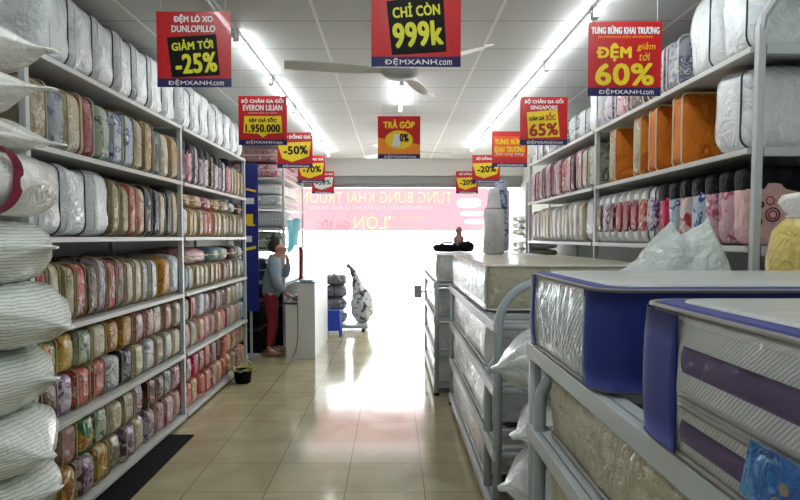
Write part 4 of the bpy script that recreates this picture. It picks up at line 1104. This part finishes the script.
b = B(); tube(b, [(-.15, -.02, .86), (-.20, -.02, .95), (-.27, -.02, 1.0)], [.06, .03, .04], n=8); obj('knotted_neck', b, M['grey_wrap'], o1, True)
t = thing('blue_stool', 'small blue plastic stool beside the white counter', 'stool', (-.96, 9.95, 0))
M['blue_plastic'] = plain('blue_plastic', (30, 66, 190), .35)
b = B(); box(b, -.12, .12, -.12, .12, .40, .425, .01); obj('seat', b, M['blue_plastic'], t)
for x in (-.1, .1):
    for y in (-.1, .1):
        b = B(); tube(b, [(x*1.15, y*1.15, 0), (x, y, .40)], .018, n=8); obj('leg', b, M['blue_plastic'], t, True)
b = B(); box(b, -.11, .11, -.112, -.104, .1, .40); obj('front_panel', b, M['blue_plastic'], t)
# ring emblem on the left glass pane
gq = P(325.5, 257.5, YF+.115)
b = B(); tube(b, [(gq.x+.15*math.cos(a), gq.y, gq.z+.125*math.sin(a)) for a in [2*PI*k/24 for k in range(24)]], .012, True, 6, 1)
tag(obj('ring_decal', b, M['grey_print'], None, True), 'thin grey oval ring on the entrance glass above the counter', 'decal')

# black mat and pot
t = thing('floor_mat', 'long black mat on the tiles along the foot of the left rack', 'mat', (-1.72, 3.9, 0))
b = B(); box(b, -1.815, -1.60, 2.9, 4.92, .001, .012, .003); obj('mat', b, M['black'], t, False, True)
b = B(); box(b, -1.82, -1.812, 2.9, 4.92, .001, .02); obj('rim', b, M['dark'], t, False, True)
pp = P(243, 384, 6.75)
t = thing('plant_pot', 'small black pot with crumpled lime plastic on the tiles by the left rack', 'pot', (pp.x, 6.75, 0))
b = B(); lathe(b, [(.075, 0), (.085, .01), (.1, .14), (.105, .145), (.095, .145), (.085, .02), (0, .02)], n=20); obj('pot', b, M['black'], t, True)
b = B(); N, K = 8, 40; rings = []
for i in range(N):
    u = i/(N-1); ring = []
    for k in range(K):
        a = 2*PI*k/K; rad = .09 + .06*u + .025*math.sin(7*a+2*u)*u; ring.append(b.verts.new((rad*math.cos(a), rad*math.sin(a), .12 + .10*u - .05*u*u + .02*math.sin(5*a)*u)))
    rings.append(ring)
for A, C in zip(rings, rings[1:]):
    for k in range(K): b.faces.new((A[k], A[(k+1) % K], C[(k+1) % K], C[k]))
bmesh.ops.solidify(b, geom=b.faces[:], thickness=.004); obj('plastic_wrap', b, M['lime_wrap'], t, True)
b = B(); tube(b, [(.12*math.cos(a), 0, .15+.11*math.sin(a)) for a in [PI*k/10 for k in range(11)]], .006, n=6); obj('handle', b, M['lime_wrap'], t, True)

# ------------------------------------------------------------------ the woman at the counter
def skin_obj(name, verts, edges, radii, mat, parent, root=0, sub=2):
    me = bpy.data.meshes.new(name); me.from_pydata([Vector(v) for v in verts], edges, [])
    o = bpy.data.objects.new(name, me); col.objects.link(o); o.parent = parent
    sk = o.modifiers.new('skin', 'SKIN'); sk.use_smooth_shade = True
    sv = me.skin_vertices
    layer = sv[0].data if len(sv) else None
    if layer is None:
        bm_ = bmesh.new(); bm_.from_mesh(me); bm_.verts.layers.skin.verify(); bm_.to_mesh(me); bm_.free(); layer = me.skin_vertices[0].data
    for i, r in enumerate(radii):
        layer[i].radius = (r, r) if not isinstance(r, tuple) else r
        layer[i].use_root = (i == root)
    ss = o.modifiers.new('subdivision', 'SUBSURF'); ss.levels = sub; ss.render_levels = sub
    me.materials.append(mat); return o
class Skel:
    def __init__(s): s.v, s.e, s.r, s.n = [], [], [], {}
    def a(s, name, p, r, to=None):
        s.n[name] = len(s.v); s.v.append(p); s.r.append(r)
        if to: s.e.append((s.n[to], s.n[name]))
        return s
# local frame: +X is the way she faces (towards the counter), Y is her left(+)/right(-); camera sees her right side (-Y)
wp = thing('person', 'woman with tied dark hair, grey jacket and red trousers leaning at the white counter', 'person', (-1.645, 8.34, 0), .1)
S = Skel()
S.a('pelvis', (0, 0, .86), .09); S.a('belly', (.01, 0, 1.0), .08, 'pelvis'); S.a('chest', (.03, 0, 1.17), .085, 'belly'); S.a('collar', (.05, 0, 1.27), .05, 'chest')
S.a('neck', (.075, 0, 1.36), .046, 'collar'); S.a('jaw', (.145, 0, 1.40), .064, 'neck'); S.a('skull', (.115, 0, 1.465), .09, 'jaw'); S.a('crown', (.10, 0, 1.515), .05, 'skull')
S.a('nose', (.215, 0, 1.408), .014, 'jaw')
for s, n in ((-1, 'R'), (1, 'L')):
    S.a('ear'+n, (.09, s*.092, 1.455), .018, 'skull')
    S.a('sh'+n, (.05, s*.145, 1.235), .036, 'collar')
    S.a('hip'+n, (0, s*.085, .80), .07, 'pelvis'); S.a('knee'+n, (.03 if s < 0 else .0, s*.09, .45), .056, 'hip'+n)
    S.a('calf'+n, (.0, s*.09, .32), .05, 'knee'+n); S.a('ank'+n, (-.02, s*.09, .08), .033, 'calf'+n); S.a('toe'+n, (.10, s*.095, .03), .03, 'ank'+n)
# right arm reaches down to the desk; left hand at the chin
S.a('elR', (.08, -.20, 1.0), .042, 'shR'); S.a('wrR', (.22, -.16, .84), .028, 'elR'); S.a('paR', (.265, -.155, .81), .028, 'wrR')
S.a('elL', (.20, .18, 1.06), .042, 'shL'); S.a('wrL', (.225, .08, 1.27), .027, 'elL'); S.a('paL', (.215, .06, 1.325), .027, 'wrL')
for i in range(4):
    y = -.185 + .02*i; l = (.05, .058, .055, .042)[i]
    S.a('f%d' % i, (.295, y, .806), .009, 'paR'); S.a('g%d' % i, (.295+l*.6, y, .797), .008, 'f%d' % i); S.a('h%d' % i, (.295+l, y, .776), .007, 'g%d' % i)
    z = 1.345; yy = .035 + .018*i
    S.a('k%d' % i, (.21, yy, 1.35), .009, 'paL'); S.a('l%d' % i, (.200, yy-.005, 1.35+l*.45), .008, 'k%d' % i); S.a('m%d' % i, (.185, yy-.01, 1.35+l*.7), .007, 'l%d' % i)
S.a('t0', (.26, -.125, .81), .010, 'paR'); S.a('t1', (.285, -.105, .80), .009, 't0')
S.a('t2', (.20, .03, 1.33), .010, 'paL'); S.a('t3', (.19, .015, 1.35), .009, 't2')
skin_obj('body', S.v, S.e, S.r, M['skin'], wp)
J = Skel()
J.a('hem', (0, 0, .755), .150); J.a('waist', (.005, 0, .92), .138, 'hem'); J.a('rib', (.015, 0, 1.05), .135, 'waist'); J.a('chest', (.03, 0, 1.17), .140, 'rib'); J.a('col', (.05, 0, 1.265), .115, 'chest'); J.a('neck', (.07, 0, 1.345), .062, 'col')
for s, n in ((-1, 'R'), (1, 'L')): J.a('sh'+n, (.05, s*.15, 1.235), .085, 'col')
J.a('elR', (.08, -.20, 1.0), .066, 'shR'); J.a('wrR', (.205, -.165, .858), .046, 'elR')
J.a('elL', (.20, .18, 1.06), .066, 'shL'); J.a('wrL', (.223, .09, 1.25), .045, 'elL')
skin_obj('jacket', J.v, J.e, J.r, M['jacket'], wp)
T = Skel()
T.a('waist', (0, 0, .95), .10); T.a('pelvis', (0, 0, .80), .12, 'waist')
for s, n in ((-1, 'R'), (1, 'L')):
    T.a('hip'+n, (0, s*.08, .70), .098, 'pelvis'); T.a('knee'+n, (.03 if s < 0 else 0, s*.09, .45), .078, 'hip'+n); T.a('hem'+n, (-.015, s*.09, .12), .062, 'knee'+n)
skin_obj('trousers', T.v, T.e, T.r, M['trousers'], wp)
H = Skel()
H.a('top', (.085, 0, 1.515), .128); H.a('back', (.035, 0, 1.455), .105, 'top'); H.a('nape', (.03, 0, 1.385), .055, 'back'); H.a('bun', (.05, 0, 1.585), .05, 'top'); H.a('bun2', (.02, 0, 1.625), .058, 'bun'); H.a('fringe', (.155, 0, 1.525), .09, 'top')
skin_obj('hair', H.v, H.e, H.r, M['hair'], wp)
for s in (-1, 1):
    b = B(); bmesh.ops.create_uvsphere(b, u_segments=10, v_segments=8, radius=.011)
    o = obj('eye', b, M['hair'], wp, True); o.location = (.196, s*.03, 1.445)
    b = B(); soft_box(b, .24, .09, .06, 3, 5, .0, 5); o = obj('shoe', b, M['shoe'], wp, True); o.location = (.04, s*.092, 0)
b = B(); soft_box(b, .012, .045, .012, 2.5, 3); o = obj('mouth', b, M['dkred_print'], wp, True); o.location = (.20, 0, 1.372)
